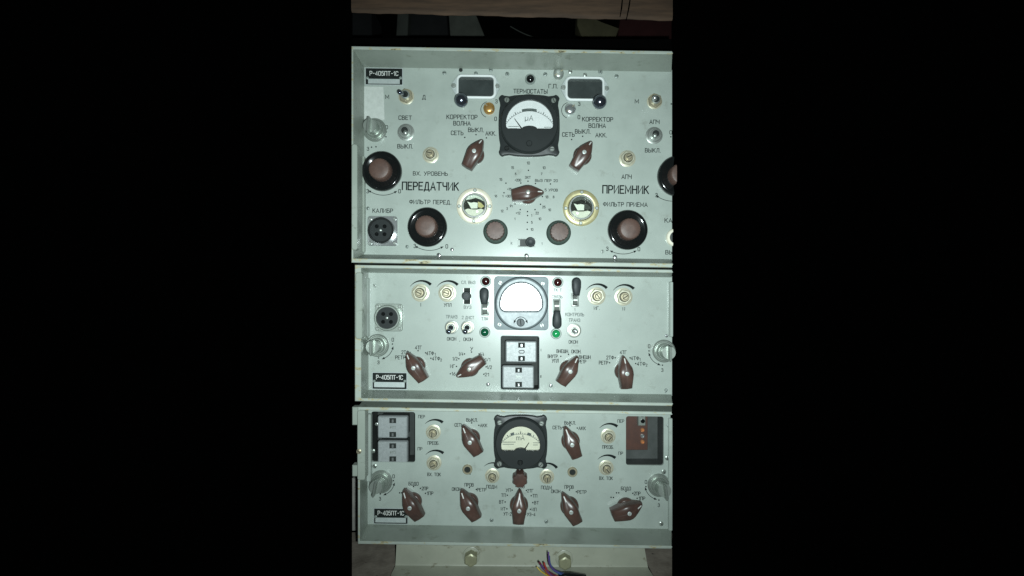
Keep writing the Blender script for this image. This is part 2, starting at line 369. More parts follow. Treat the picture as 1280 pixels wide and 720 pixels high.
def legend(items, parent, m='ink', cut=False, name='lettering'):
    """items: (text, px, py, cap height[, width]) | ('.', px, py) | ('arc', ...)"""
    if name != 'lettering':
        mb = MB()
        for it in items:
            if it[0] == '.': mb.dot(it[1], it[2], it[3] if len(it) > 3 else 0.9)
            else: text(mb, it[0], it[1], it[2], it[3], it[4] if len(it) > 4 else None, bold=True)
        return mb.build(name, m, parent)
    dots = MB()
    for it in items:
        if it[0] == '.': dots.dot(it[1], it[2], it[3] if len(it) > 3 else 0.9)
        elif it[0] == 'arc': arc(dots, *it[1:8], arrows=it[8] if len(it) > 8 else (0, 0))
        else:
            mb = MB(); text(mb, it[0], it[1], it[2], it[3], it[4] if len(it) > 4 else None, bold=True)
            mb.build('lettering', m, parent, cut=cut)
    if dots.f: dots.build('position_marks', m, parent, cut=cut)

# ---------------------------------------------------------------- things
def thing(name, label, cat, px, py, h, group=None):
    o = bpy.data.objects.new(name, None); COL.objects.link(o)
    o.empty_display_size = 0.02
    o.location = w3(px, py, h); WORG[o.name] = w3(px, py, h)
    o['label'] = label; o['category'] = cat
    if group: o['group'] = group
    return o
def tag(o, label, cat, group=None):
    o['label'] = label; o['category'] = cat
    if group: o['group'] = group
    return o

# ---------------------------------------------------------------- parts
def screw(parent, px, py, r=2.2, m='screwgrey', ang=None, h=0, cut=False):
    mb = MB()
    mb.lathe(px, py, [(r, h), (r, h+0.5), (r*.75, h+1.0), (r*.3, h+1.2)], 18, mis=[0, 0, 0, 0])
    a = random.uniform(0, PI) if ang is None else ang
    P = rot([(-r*.85, -r*.13), (r*.85, -r*.13), (r*.85, r*.13), (-r*.85, r*.13)], a, px, py)
    mb.prism(P, [(0, h+0.6), (0, h+1.28)], mi=1)
    return mb.build('screw', [m, 'slot'], parent, (px, py, h), cut=cut)

def selector(parent, ax, ay, tx, ty, sx=1.0, blunt=0.0, dotm='white'):
    """brown pointer knob; (ax,ay): where its set screw shows, (tx,ty): where its tip shows in the photograph"""
    H0 = 20.0
    px, py = tr(ax, ay, H0); ux, uy = tr(tx, ty, 8)
    ang = math.atan2(ux-px, -(uy-py))
    o = MB()
    o.lathe(px, py, [(11.4, 0.2), (11.4, 4.6), (10.6, 6.4), (9.0, 7.2)], 36)
    bar = [(0, -20.3), (1.6, -19.6), (2.6, -18), (5.4, -12), (8.0, -6), (9.0, -2.0), (9.2, 2), (8.4, 7), (7.7, 12), (7.2, 16), (6.9, 20)]
    bar = bar+[(0, 20.6)]+[(-x, y) for x, y in reversed(bar[1:])]
    H = lambda y: H0-(10.5*(abs(y)/20)**1.7 if y < 0 else 6.0*(y/20)**1.8)
    rings = []
    for kx, ky, f in ((1, 1, None), (1, 1, .62), (.97, .99, .82), (.88, .975, .93), (.70, .95, .985), (.35, .93, 1.0), (.04, .92, 1.0)):
        pts = rot([(x*kx*sx, y*ky) for x, y in bar], ang, px, py)
        rings.append([(p[0], p[1], 3.0 if f is None else f*H(q[1]*ky)) for p, q in zip(pts, bar)])
    o.loops(rings)
    k = o.build('selector_knob', 'bakelite', parent, (px, py, 0), smooth=42)
    ln = MB(); rg = []
    for dz in (-1.0, .28):
        q = [(-0.65, -17.6), (0.65, -17.6), (0.65, -12), (-0.65, -12)]
        rg.append([(p[0], p[1], H(y)+dz) for p, (x, y) in zip(rot(q, ang, px, py), q)])
    ln.loops(rg); ln.build('pointer_line', 'white', k)
    d = MB(); d.lathe(px, py, [(2.5, H0-2), (2.5, H0+.2), (1.8, H0+.5)], 20)
    d.prism(rot([(-2.1, -.3), (2.1, -.3), (2.1, .3), (-2.1, .3)], ang+.6, px, py), [(0, H0+.2), (0, H0+.56)], mi=1)
    d.build('set_screw', ['steel' if dotm == 'steel' else 'blank', 'creamdark'], k)
    return k

def pot(parent, px, py, r=10.5, shaft=(0, 0), m='cream'):
    o = MB()
    o.lathe(px, py, [(r, 0.1), (r, 0.8), (r-.8, 1.1)], 36)
    k = o.build('adjuster', m, parent, (px, py, 0))
    hx = MB(); P = [(px+(r*.86)*math.cos(R(60*i+13)), py+(r*.86)*math.sin(R(60*i+13))) for i in range(6)]
    hx.prism(P, [(0, 1.0), (0, 4.2), (.9, 5.0)])
    hx.build('nut', m, k)
    sh = MB(); sh.lathe(px, py, [(r*.50, 4.5), (r*.50, 8.2), (r*.42, 8.9)], 28)
    sh.lathe(px, py, [(r*.33, 8.5), (r*.33, 11.5), (r*.25, 12.2)], 24)
    a = random.uniform(0, PI)
    sh.prism(rot([(-r*.3, -.5), (r*.3, -.5), (r*.3, .5), (-r*.3, .5)], a, px, py), [(0, 11.9), (0, 12.3)], mi=1)
    sh.build('shaft', ['creamdark', 'slot'], k)
    rr = MB(); rr.lathe(px, py, [(r*.56, 4.8), (r*.56, 5.4)], 28, cap0=False); rr.build('gasket', 'slot', k)
    return k

def toggle(parent, px, py, dx, dy, r=9.0, m='cream', tip='chrome', hexnut=True, ln=15, cut=False):
    o = MB(); o.lathe(px, py, [(r, 0.1), (r, .8), (r-.7, 1.1)], 36)
    k = o.build('toggle_switch', 'steel' if not hexnut else m, parent, (px, py, 0))
    n = MB()
    if hexnut:
        n.prism([(px+r*.92*math.cos(R(60*i+20)), py+r*.92*math.sin(R(60*i+20))) for i in range(6)], [(0, .9), (0, 4), (.8, 4.8)])
    else:
        n.lathe(px, py, [(r*.80, .9), (r*.80, 3.6), (r*.72, 4.2), (r*.60, 4.2)], 32)
    n.build('nut', 'creamdark' if hexnut else m, k)
    s = MB(); s.lathe(px, py, [(r*.55, 4), (r*.55, 7.5), (r*.46, 8.2)], 28); s.build('collar', 'steel', k)
    c = MB(); c.lathe(px, py, [(r*.40, 8.1), (r*.40, 8.5)], 24); c.build('dark_core', 'slot', k)
    l = MB()
    l.tube([(px, py, 7), (px+dx*.5, py+dy*.5, 8+ln*.4), (px+dx*.85, py+dy*.85, 8+ln*.8), (px+dx, py+dy, 8+ln), (px+dx*1.05, py+dy*1.05, 8+ln*1.07)], [1.6, 2.0, 2.9, 2.7, 1.0], 16)
    l.build('lever', tip, k, smooth=60)
    return k

def dial_knob(parent, px, py, r=24.5, cut=False):
    o = MB()
    o.lathe(px, py, [(r-.6, 0.2), (r, 1.5), (r, 5.5), (r-1.0, 7.6), (r-2.6, 8.6), (r-5, 8.0), (r-9.5, 5.8), (13.5, 5.2)], 64)
    k = o.build('control_dial', 'blackgloss', parent, (px, py, 0), smooth=60, cut=cut)
    c = MB()
    c.lathe(px, py, [(13.6, 5.0, 1), (13.4, 15.0, 1), (12.4, 17.2, 1), (11.2, 17.8), (4, 18.0)], 72, flute=(24, .035))
    c.build('grip', 'bakelite_worn', k, smooth=40, cut=cut)
    if not cut:
        b = MB()
        for i in range(3):
            a = R(20+37*i); b.lathe(px+(r-6)*math.cos(a), py+(r-6)*math.sin(a), [(1.0, 6.0), (1.0, 8.6), (.6, 9.0)], 12)
        b.build('rivet', 'blackgloss', k)
    return k

def fluted_knob(parent, px, py, r=11.5, base=15.0):
    if base:
        b = MB(); b.lathe(px, py, [(base, .1), (base, 4.5), (base-1.2, 6.2), (base-3, 6.6)], 48)
        k = b.build('fluted_knob', 'rubber', parent, (px, py, 0), smooth=50)
        g = MB(); g.lathe(px, py, [(r, 5, 1), (r*.98, 15, 1), (r*.9, 16.6, 1), (r*.55, 17.0)], 96, flute=(16, .07)); g.build('grip', 'bakelite_worn', k, smooth=40)
    else:
        g = MB(); g.lathe(px, py, [(r, .2, 1), (r, 12, 1), (r*.9, 14, 1), (r*.5, 14.4)], 96, flute=(8, .13)); k = g.build('fluted_knob', 'bakelite', parent, (px, py, 0), smooth=40)
    return k

def fastener(parent, px, py, dx, dy, r=15, ang=0.0):
    o = MB()
    o.lathe(px, py, [(r, .1), (r, 2.4), (r-1.4, 3.6), (r-2.2, 3.6), (r-3.0, 2.6), (r-4.2, 2.6), (r-4.4, 8), (r-5.4, 9.2), (4, 9.4)], 44)
    k = o.build('quarter_turn_fastener', 'zinc', parent, (px, py, 0), smooth=40)
    b = MB()       # leaning barrel with a screwdriver wing across it
    n = 6; pts = []; rr = []
    for i in range(n+1):
        t = i/n; pts.append((px+dx*.45*t, py+dy*.45*t, 6+18*t)); rr.append(8.4-0.6*t)
    b.tube(pts, rr, 28)
    b.build('barrel', 'zinc', k, smooth=40)
    cx, cy = px+dx*.45, py+dy*.45
    wg = MB()
    P = rot([(-8.0, -1.5), (8.0, -1.5), (10.5, 0), (8.0, 1.5), (-8.0, 1.5)], ang, cx, cy)
    wg.prism(P, [(0, 21), (0, 30), (.5, 30.8)])
    wg.build('wing', 'zinc', k)
    return k

def nameplate(parent, x0, y0, x1, y1, strip):
    o = MB(); o.prism(rrect(x0, y0, x1, y1, .6, 2, TILT), [(0, .1), (0, .7), (.25, .9)])
    k = o.build('nameplate', 'blank', parent, ((x0+x1)/2, (y0+y1)/2, 0))
    f = MB(); f.prism(rrect(x0+1, y0+1, x1-1, y1-1, .5, 2, TILT), [(0, .6), (0, 1.05)]); f.build('nameplate_face', 'plate', k)
    s = MB(); sx0, sy0, sx1, sy1 = strip; s.prism(rrect(sx0, sy0, sx1, sy1, .3, 2, TILT), [(0, .9), (0, 1.25)]); s.build('blank_strip', 'blank', k)
    t = MB(); text(t, 'Р-405ПТ-1С', (x0+x1)/2, y0+(sy0-y0)*.5+.2, 5.0, (x1-x0)*.74, 1.2, False, sw=.66); t.build('lettering', 'white', k)
    for sx in (x0+3, x1-3):
        q = MB(); q.lathe(sx, sy0-1.2, [(1.8, 1.0), (1.8, 1.5), (1.1, 2.0)], 16); q.build('screw', 'screwgrey', k)
    return k

def meter_outline(hw=38, bulge=1.7, rc=6, n=10):
    P = []
    for q in range(4):
        a = q*PI/2
        side = []
        for i in range(n+1):
            t = -1+2*i/n
            y = t*(hw-rc-1.5)
            x = hw-1.8+bulge*math.cos(t*PI*.5)**1.2-0.8*math.exp(-((abs(t)-.82)/.16)**2) if abs(t) < 1 else hw-1.4
            side.append((x, y))
        cx = cy = hw-rc-.2
        cor = [(cx+rc*math.cos(R(12+66*i/6)), cy+rc*math.sin(R(12+66*i/6))) for i in range(7)]
        P += rot(side+cor, a)
    return P
def window_outline(cx, cy, rx, ry, bot, rc, bump=0, bt=0):
    """half-moon window: elliptical top, flat bottom at cy+bot, with an optional hump of the pivot cover"""
    P = []
    a_end = math.degrees(math.asin(min(1, max(-1, (bot-rc)/ry))))
    for i in range(33):
        a = R(180-a_end+(180+2*a_end)*i/32); P.append((cx+rx*math.cos(a), cy+ry*math.sin(a)))
    xe = P[-1][0]
    for i in range(1, 6):
        a = R(90*i/5); P.append((xe-rc+rc*math.cos(a), cy+bot-rc+rc*math.sin(a)))
    if bump:
        for i in range(9):
            a = R(180*i/8); P.append((cx+bump*math.cos(a), cy+bot-bt*math.sin(a)))
    xs = P[0][0]
    for i in range(0, 5):
        a = R(90+90*i/5); P.append((xs+rc+rc*math.cos(a), cy+bot-rc+rc*math.sin(a)))
    return P
def meter(parent, cx, cy, hw, case, face, win, unit, needle, screws, adj, dialm, glass='glass', marks=True, roundbody=35, lobed=True, body_m=None):
    o = MB()
    if lobed: ol = [(cx+x, cy+y) for x, y in meter_outline(hw)]
    else: ol = rrect(cx-hw, cy-hw+.5, cx+hw, cy+hw-.5, 5, 6, TILT)
    o.prism(ol, [(0, .1), (0, 5.4), (.35, 6.0), (.8, 6.2)])
    k = o.build('meter', case, parent, (cx, cy, 0), smooth=40)
    circ = lambda r: [(cx+r*math.cos(2*PI*i/72), cy+r*math.sin(2*PI*i/72)) for i in range(72)]
    H = 13.0
    b = MB(); rr = roundbody
    b.prism(circ(rr), [(0, 5), (0, 10.4), (.7, 12.0), (2.0, H)], cap1=False)
    holed(b, inset(circ(rr), 2.0), [win], H)
    b.prism(win, [(0, H), (.5, H-.6), (.5, 8.2)], cap0=False, cap1=False)
    b.build('meter_body', body_m or case, k, smooth=32)
    if not lobed:
        ed = MB(); ed.lathe(cx, cy, [(rr+1.3, 5.6), (rr+1.3, 8.5), (rr+.9, 10.2), (rr-.1, 10.6), (rr-.1, 6)], 72, cap0=False, cap1=False); ed.build('edge_ring', 'trimdark', k, smooth=50)
        rg = MB()
        rg.prism(win, [(-1.7, H-.1), (-1.5, H+.9), (-.3, H+1.0), (0, H-.4)], cap0=False, cap1=False); rg.build('window_trim', 'trimdark', k)
    d = MB(); d.prism(inset(win, -.6), [(0, 7.6), (0, 8.4)]); d.build('dial_face', dialm, k)
    g = MB(); g.prism(inset(win, .15), [(0, 11.6), (0, 12.3)]); g.build('glass', glass, k)
    if marks:
        t = MB()
        pvx, pvy, R1, R0 = unit[1]
        for i in range(25):
            a = R(212+116*i/24)
            l = 3.2 if i % 6 == 0 else 1.7
            wd = .35 if i % 6 else .5
            p = [(pvx+(R1)*math.cos(a)-wd*math.sin(a), pvy+R1*math.sin(a)+wd*math.cos(a)), (pvx+R1*math.cos(a)+wd*math.sin(a), pvy+R1*math.sin(a)-wd*math.cos(a)),
                 (pvx+(R1+l)*math.cos(a)+wd*math.sin(a), pvy+(R1+l)*math.sin(a)-wd*math.cos(a)), (pvx+(R1+l)*math.cos(a)-wd*math.sin(a), pvy+(R1+l)*math.sin(a)+wd*math.cos(a))]
            t.prism(p, [(0, 8.45), (0, 8.6)])
        for a0, a1 in unit[3]:
            arc(t, pvx, pvy, R1+1.6, a0, a1, 3.4, 3.4, 8.65, 8)
        arc(t, pvx, pvy, R1, 212, 328, .5, .5, 8.62, 30)
        text(t, unit[0], unit[2][0], unit[2][1], 6.0, 9.5, 8.6, sw=.7)
        for (ux, uy, uw) in unit[4]:
            for q in range(2): t.box(ux-uw/2, uy+q*2.6, ux+uw/2-q*2, uy+q*2.6+.7, 8.4, 8.55, .05)
        t.build('scale', 'fade', k)
        nd = MB(); (x0, y0), (x1, y1) = needle
        L_ = math.hypot(x1-x0, y1-y0); nx, ny = -(y1-y0)/L_, (x1-x0)/L_
        nd.prism([(x0+nx*.75, y0+ny*.75), (x0-nx*.75, y0-ny*.75), (x1-nx*.3, y1-ny*.3), (x1+nx*.3, y1+ny*.3)], [(0, 9.4), (0, 9.9)])
        nd.build('needle', 'ink', k)
    for sx, sy, sm in screws:
        q = MB(); q.lathe(sx, sy, [(3.1, 5.6), (3.1, 7.0), (2.2, 7.8)], 20)
        q.prism(rot([(-2.6, -.4), (2.6, -.4), (2.6, .4), (-2.6, .4)], random.uniform(0, 3), sx, sy), [(0, 7.3), (0, 7.95)], mi=1)
        q.build('screw', [sm, 'slot'], k)
    a = MB(); ax, ay, ar, am = adj
    a.lathe(ax, ay, [(ar, H-.2), (ar, H+1.6), (ar*.8, H+2.4)], 28)
    a.prism(rot([(-ar*.7, -.5), (ar*.7, -.5), (ar*.7, .5), (-ar*.7, .5)], 1.45, ax, ay), [(0, H+2.2), (0, H+2.6)], mi=1)
    a.build('zero_adjuster', [am, 'slot'], k)
    return k

def lamp(parent, px, py, m, r=5.2):
    o = MB(); o.lathe(px, py, [(r+1.6, .1), (r+1.6, 1.4), (r+.8, 2.2), (r, 2.2)], 32)
    k = o.build('indicator_lamp', 'screwgrey', parent, (px, py, 0))
    d = MB(); d.lathe(px, py, [(r*math.cos(R(a)), 2+r*.75*math.sin(R(a))) for a in (0, 12, 25, 40, 55, 70, 82)], 32); d.build('lens', m, k, smooth=70)
    return k

def ball_knob(parent, px, py, m='ball', r=8, hh=16):
    o = MB(); o.lathe(px, py, [(3.2, .1), (3.2, hh-r*.6)], 20)
    k = o.build('ball_knob', 'steel', parent, (px, py, 0))
    b = MB(); b.lathe(px, py, [(r*math.sin(R(a)), hh-r*math.cos(R(a))) for a in (8, 20, 35, 50, 65, 80, 95, 110, 125, 140, 155, 170, 177)], 36); b.build('ball', m, k, smooth=80)
    return k
def cap_screw(parent, px, py, m, r=7.0, ang=.8):
    o = MB(); o.lathe(px, py, [(r, .1), (r, 4), (r*.9, 5.4), (r*.6, 6.4), (r*.3, 6.7)], 36)
    o.prism(rot([(-r*.92, -.55), (r*.92, -.55), (r*.92, .55), (-r*.92, .55)], ang, px, py), [(0, 5.2), (0, 6.6)], mi=1)
    return o.build('slotted_adjuster', [m, 'creamdark'], parent, (px, py, 0), smooth=50)

def lever_switch(parent, sx0, sy0, sx1, sy1, lx, ly0, ly1, up):
    """slot with a silver tongue and a drop-shaped black lever"""
    o = MB(); ol = rrect(sx0-1.8, sy0-1.8, sx1+1.8, sy1+1.8, .8, 2)
    o.prism(ol, [(0, .1), (0, .8), (.3, 1.0)])
    k = o.build('lever_switch', 'steel', parent, ((sx0+sx1)/2, (sy0+sy1)/2, 0))
    s = MB(); s.prism([(sx0, sy0), (sx1, sy0), (sx1, sy1), (sx0, sy1)], [(0, .8), (0, 1.15)]); s.build('slot', 'slot', k)
    t = MB(); n = 10; ys = [(sy0+.8)+(sy1-sy0-1.6)*i/n for i in range(n+1)]
    rings = []
    for i, y in enumerate(ys):
        hh = 1.2+4.2*math.sin(PI*i/n)
        rings.append([(sx0+.5, y, 1.1), (sx1-.5, y, 1.1), (sx1-.5, y, hh), (sx0+.5, y, hh)])
    t.loops(rings); t.build('tongue', 'steel', k, smooth=50)
    l = MB(); L_ = ly1-ly0
    P = []
    wide, nar = 5.6, 3.6
    if up:
        cy = ly0+wide
        P = [(lx+wide*math.cos(R(a)), cy+wide*math.sin(R(a))) for a in range(180, 361, 20)]+[(lx+wide*.98, cy+L_*.3), (lx+nar, ly1), (lx-nar, ly1), (lx-wide*.98, cy+L_*.3)]
    else:
        cy = ly1-wide
        P = [(lx+wide*math.cos(R(a)), cy+wide*math.sin(R(a))) for a in range(0, 181, 20)]+[(lx-wide*.98, cy-L_*.3), (lx-nar, ly0), (lx+nar, ly0), (lx+wide*.98, cy-L_*.3)]
    l.prism(P, [(.8, 3), (0, 5), (0, 9), (.8, 10.8), (2.0, 11.6)])
    l.build('lever', 'lever', k, smooth=50)
    return k

def slide_switch(parent, px, py, horiz, s0, s1, r=5.6):
    o = MB()
    if horiz: o.prism([(s0, py-4.5), (s1, py-4.5), (s1, py+4.5), (s0, py+4.5)], [(0, .1), (0, .6)])
    else: o.prism([(px-3.8, s0), (px+3.8, s0), (px+3.8, s1), (px-3.8, s1)], [(0, .1), (0, .6)])
    k = o.build('slide_switch', 'wellgrey' if horiz else 'slot', parent)
    f = MB()
    if horiz: f.box(s0-1.2, py-5.7, s1+1.2, py-4.6, .1, 1.3, .2); f.box(s0-1.2, py+4.6, s1+1.2, py+5.7, .1, 1.3, .2); f.box(s0-.6, py-3.6, s0+2, py+3.6, .5, 1.2, .3)
    else: f.box(px-5, s0, px-3.9, s1, .1, 1.3, .2); f.box(px+3.9, s0, px+5, s1, .1, 1.3, .2)
    f.build('slot_frame', 'paint' if horiz else 'zinc', k)
    b = MB(); b.lathe(px, py, [(r*.8, .5), (r*.9, 6), (r, 7), (r, 10), (r*.85, 11), (r*.7, 11), (r*.62, 10.6)], 32); b.build('button', 'lever', k, smooth=40)
    return k

def connector(parent, px, py, hw=17, r=15.8, pins=4, m='chrome'):
    o = MB(); o.prism(rrect(px-hw, py-hw, px+hw, py+hw, 3.5, 5, TILT), [(0, .1), (0, 1.6), (.5, 2.1)])
    k = o.build('round_connector', m, parent, (px, py, 0))
    s = MB(); s.lathe(px, py, [(r, 2), (r, 10), (r-.8, 10.8), (r-2.2, 10.8), (r-2.4, 9)], 48); s.build('shell', 'zinc' if m == 'zinc' else 'black', k, smooth=40)
    i = MB(); i.lathe(px, py, [(r-2.5, 8.8), (r-2.5, 9.4)], 40); i.build('insert', 'meterblack', k)
    d = MB()
    for q in range(pins):
        a = R(45+90*q+TILT*57); d.lathe(px+6.8*math.cos(a), py+6.8*math.sin(a), [(2.5, 9.3), (2.4, 10.2), (1.6, 10.2), (1.4, 9.5)], 18)
    d.lathe(px, py, [(1.7, 9.3), (1.5, 11.4), (.8, 11.8)], 16, mi=1)
    d.build('contacts', ['blackgloss', 'steel'], k)
    for sx in (-1, 1):
        for sy in (-1, 1):
            q = MB(); q.lathe(px+sx*(hw-3.4), py+sy*(hw-3.4), [(2.1, 2), (2.1, 2.9), (1.4, 3.5)], 16); q.build('screw', 'steel', k)
    return k

def jack(parent, px, py, r=6.2):
    o = MB(); o.lathe(px, py, [(r, .1), (r, 1.8), (r-.8, 2.6), (r-2.2, 2.6), (r-2.6, 1)], 32)
    k = o.build('test_jack', 'creamdark', parent, (px, py, 0))
    h = MB(); h.lathe(px, py, [(r-2.5, .5), (r-2.5, 1.2)], 24); h.build('hole', 'slot', k)
    return k

def scale_window(parent, x0, y0, x1, y1, s1, s2):
    o = MB(); cx, cy = (x0+x1)/2, (y0+y1)/2
    ears = [(s1[0]-3.6, s1[1]), (s1[0]-2.6, s1[1]-3), (x0-2.6, y0-.5), (x0-1, y0-2.6), (x0+2, y0-3.4), (x1-2, y0-3.2), (x1+1, y0-2.4), (x1+2.6, y0-.3), (s2[0]+2.8, s2[1]-3), (s2[0]+3.8, s2[1]),
            (s2[0]+2.8, s2[1]+3), (x1+2.8, y1+.5), (x1+1, y1+2.6), (x1-2, y1+3.2), (x0+2, y1+3), (x0-1, y1+2.4), (x0-2.6, y1+.3), (s1[0]-2.6, s1[1]+3)]
    win = rrect(x0, y0, x1, y1, 4.2, 5, TILT)
    mb = plate_holed(ears, [win], .6, 2.4, .4)
    k = mb.build('scale_window', 'blank', parent, (cx, cy, 0))
    rim = MB(); rim.prism(win, [(-3.2, 2.2), (-2.6, 3.6), (-1.4, 4.2), (-.3, 3.4), (0, 1.0)], cap0=False, cap1=False); rim.build('window_frame', 'dial', k, smooth=50)
    d = MB(); d.prism(inset(win, -.5), [(0, .7), (0, 1.2)])
    d.build('scale_drum', 'drum', k)
    g = MB(); g.prism(inset(win, .2), [(0, 2.6), (0, 3.0)]); g.build('glass', 'glassdark', k)
    for sx, sy in (s1, s2):
        q = MB(); q.lathe(sx, sy, [(3.0, 2.2), (3.0, 3.2), (2.2, 4.0), (1.0, 4.2)], 20); q.build('screw', 'steel', k)
    return k

def eye_window(parent, px, py, r, m):
    o = MB(); o.lathe(px, py, [(r, .1), (r, 2.0), (r-.8, 3.0), (r-5.5, 3.6), (r-6.4, 3.2), (r-6.6, 1.0)], 56, cap1=False)
    k = o.build('tuning_eye', m, parent, (px, py, 0), smooth=45)
    i = MB(); i.lathe(px, py, [(r-6.3, .6), (r-6.3, 1.0)], 48); i.build('eye_well', 'black', k)
    c = MB(); c.lathe(px, py, [(r-7.2, .9), (r-7.2, 6.5), (r-7.6, 7.4), (r-8.8, 7.4), (r-9.2, 6.8), (r-9.2, 1.2)], 48, cap1=False); c.build('eye_collar', 'chrome', k, smooth=40)
    rr = r-9.3
    sc = lambda L: [(px+rr*x, py+rr*y) for x, y in L]
    lo = MB()  # reflections in the glass, set in as flat coloured shapes down to the dome
    P = [(px+rr*.98*math.cos(R(a)), py+rr*.98*math.sin(R(a))) for a in range(22, 159, 8)]+sc([(-.62, .26), (-.2, .34), (.2, .34), (.62, .26)])
    lo.prism(P, [(0, 1.1), (0, 2.2)]); lo.build('lower_reflection', 'white', k)
    up = MB(); up.prism(sc([(-.68, -.42), (-.35, -.30), (-.05, -.36), (.30, -.30), (.28, .22), (-.32, .24)]), [(0, 1.1), (0, 2.0)]); up.build('middle_reflection', 'dial', k)
    gp = MB(); gp.prism(sc([(.32, -.42), (.62, -.30), (.92, .02), (.66, .20), (.34, .10)]), [(0, 1.1), (0, 1.9)]); gp.build('olive_patch', 'bezel_dull' if m == 'bezel' else 'drum', k)
    tp = MB(); P = [(px+rr*math.cos(R(a)), py+rr*math.sin(R(a))) for a in range(215, 336, 10)]+sc([(.55, -.62), (.1, -.78), (-.45, -.62)])
    tp.prism(P, [(0, 1.1), (0, 1.8)]); tp.build('upper_reflection', 'blank' if m == 'bezel' else 'drum', k)
    g = MB(); g.lathe(px, py, [(rr*1.0*math.cos(R(a)), 4.6+2.6*math.sin(R(a))) for a in (0, 20, 40, 60, 78)], 40); g.build('glass', 'glasseye', k, smooth=80)
    for a in (-88, 2, 92, 178):
        q = MB(); sx, sy = px+(r-3.4)*math.cos(R(a)), py+(r-3.4)*math.sin(R(a))
        q.lathe(sx, sy, [(2.3, 2.6), (2.3, 4.0), (1.6, 4.6)], 18); q.build('screw', 'steel', k)
    return k

def quad(L, T, Rr, B, sl=0.0155):       # corners of a slightly rolled rectangle; T, B taken at x = 455
    f = lambda x: sl*(x-455)
    return [(L, T+f(L)), (Rr, T+f(Rr)), (Rr, B+f(Rr)), (L, B+f(L))]
def lofted_frame(ob, of, inf, inb, hb, hf):
    mb = MB(); b = 0.7
    rings = [[(*p, hb) for p in ob], [(*p, hf-b) for p in of], [(*p, hf) for p in inset(of, b)], [(*p, hf) for p in inset(inf, -b)], [(*p, hf-b) for p in inf], [(*p, hb) for p in inb]]
    ids = [[mb.vert(p) for p in r] for r in rings]
    mis = [0, 1, 1, 1, 0]
    for a in range(5):
        for i in range(4):
            j = (i+1) % 4
            if i == 1: continue               # right side: open, closed below by the end faces
            mb.face([ids[a][i], ids[a][j], ids[a+1][j], ids[a+1][i]], mis[a])
    for c in (1, 2):                          # end faces of the top and the bottom flange
        mb.face([ids[a][c] for a in range(6)], 0)
    q = [0, 3]
    for i in (0, 2, 3):
        j = (i+1) % 4; mb.face([ids[0][i], ids[0][j], ids[5][j], ids[5][i]], 0)
    return mb

def unit_case(u, pan, of, inf, ob, inb, hf, holes=(), body_h=-1.0):
    """pan: panel outline; of/inf: outer/inner outline of the rim's front; ob/inb: the same at the panel"""
    b = MB(); xs = [p[0] for p in pan]
    bo = inset(ob, .4)
    b.prism(bo, [(0, -170), (0, -36 if holes else body_h-1.2)])
    b.build('case_body', 'rim', u)
    lofted_frame(ob, of, inf, inb, -2.0, hf).build('case_rim', ['rim', 'worn'], u, smooth=30)
    pm = plate_holed(pan, [list(h) for h in holes], body_h, 0.0)
    return pm.build('front_panel', 'paint', u)

# ================================================================ UNIT 1: upper instrument
U1 = thing('radio_unit', 'topmost grey-green radio unit with big black dials and a black microammeter marked µA', 'radio unit', 648, 326, -80, 'stacked radio relay units')
unit_case(U1, quad(453.4, 81.5, 840, 320.5), quad(453.2, 78.6, 826.5, 330.4), quad(455.2, 82.2, 826.4, 325.6),
          quad(451.5, 79.5, 840, 330.0), quad(455.4, 84.0, 839.9, 317.6), 42)
# thin overlay plates whose seams show on the panel
for P in ([(563, 86.5), (628, 88), (628, 128.5), (563, 128)], [(697, 89), (765, 90.5), (765, 129), (697, 128.5)],
          [(629, 88.3), (696, 89.3), (696, 199), (629, 199)],
          [(634.5, 273), (615, 239), (611, 201), (712, 202), (704, 242), (680.5, 274), (680.5, 318.5), (634.5, 317.5)],
          [(569, 230), (609.5, 236), (633.5, 276), (633.5, 317.6), (569, 316.8)], [(705.5, 242), (749, 236), (749, 319.5), (681.5, 318.6), (681.5, 276)]):
    q = MB(); q.prism(P, [(0, .02), (0, .1)]); q.build('cover_plate', 'paint', U1)
handle = MB(); handle.prism(rrect(452.6, 196, 457.2, 316, 2, 4), [(0, .1), (0, 5), (1, 6.4)]); handle.build('side_rail', 'rim', U1)
hb = MB(); hb.prism(rrect(454.0, 193, 460.6, 316, 3, 5), [(0, 36), (0, 43.4), (.8, 44.2)]); hb.build('side_bracket', 'rim', U1)
for x, y in ((551, 320.2), (658, 320.8), (766, 322.6)): screw(U1, x, y, 2.4, 'chrome', h=14)

nameplate(U1, 456.5, 85, 504, 107, (460.5, 99.2, 500, 105.2))
q = MB(); q.prism([(453.6, 108.2), (479.5, 108.6), (480.2, 128), (481, 149.5), (472, 151.5), (454, 150)], [(0, .12), (.1, .5)]); pp = q.build('paper_sticker', 'paper', U1); pp['label'] = 'blank grey paper patch stuck under the nameplate'
toggle(U1, 508, 121, -4, 2.6, 9.8, 'cream', 'ball', ln=13)
legend([('М', 484, 121, 4.6, 4.6), ('Д', 530, 121.5, 4.8, 4.8)], U1)
legend([('СВЕТ', 506.5, 147.2, 4.8, 16)], U1); toggle(U1, 507.5, 165.5, 4, 7.6, 10.6, 'steel', 'steel', False, 12)
legend([('ВЫКЛ.', 506.5, 183, 4.8, 19)], U1)
fastener(U1, 469, 163, 0, 4, 14.5, R(96))
legend([('0', 483.5, 159, 4.4), ('.', 483, 165), ('.', 482.5, 171), ('3', 460, 186, 4.2), ('.', 464.5, 184), ('.', 470, 183.5)], U1)
dial_knob(U1, 478.5, 215, 24.6)
legend([('3', 459.5, 239, 4.6), ('0', 499.5, 239, 4.6), ('arc', 479, 213, 31, 120, 63, .7, .7, (1, 1))], U1)
pot(U1, 538.5, 194, 10.2)
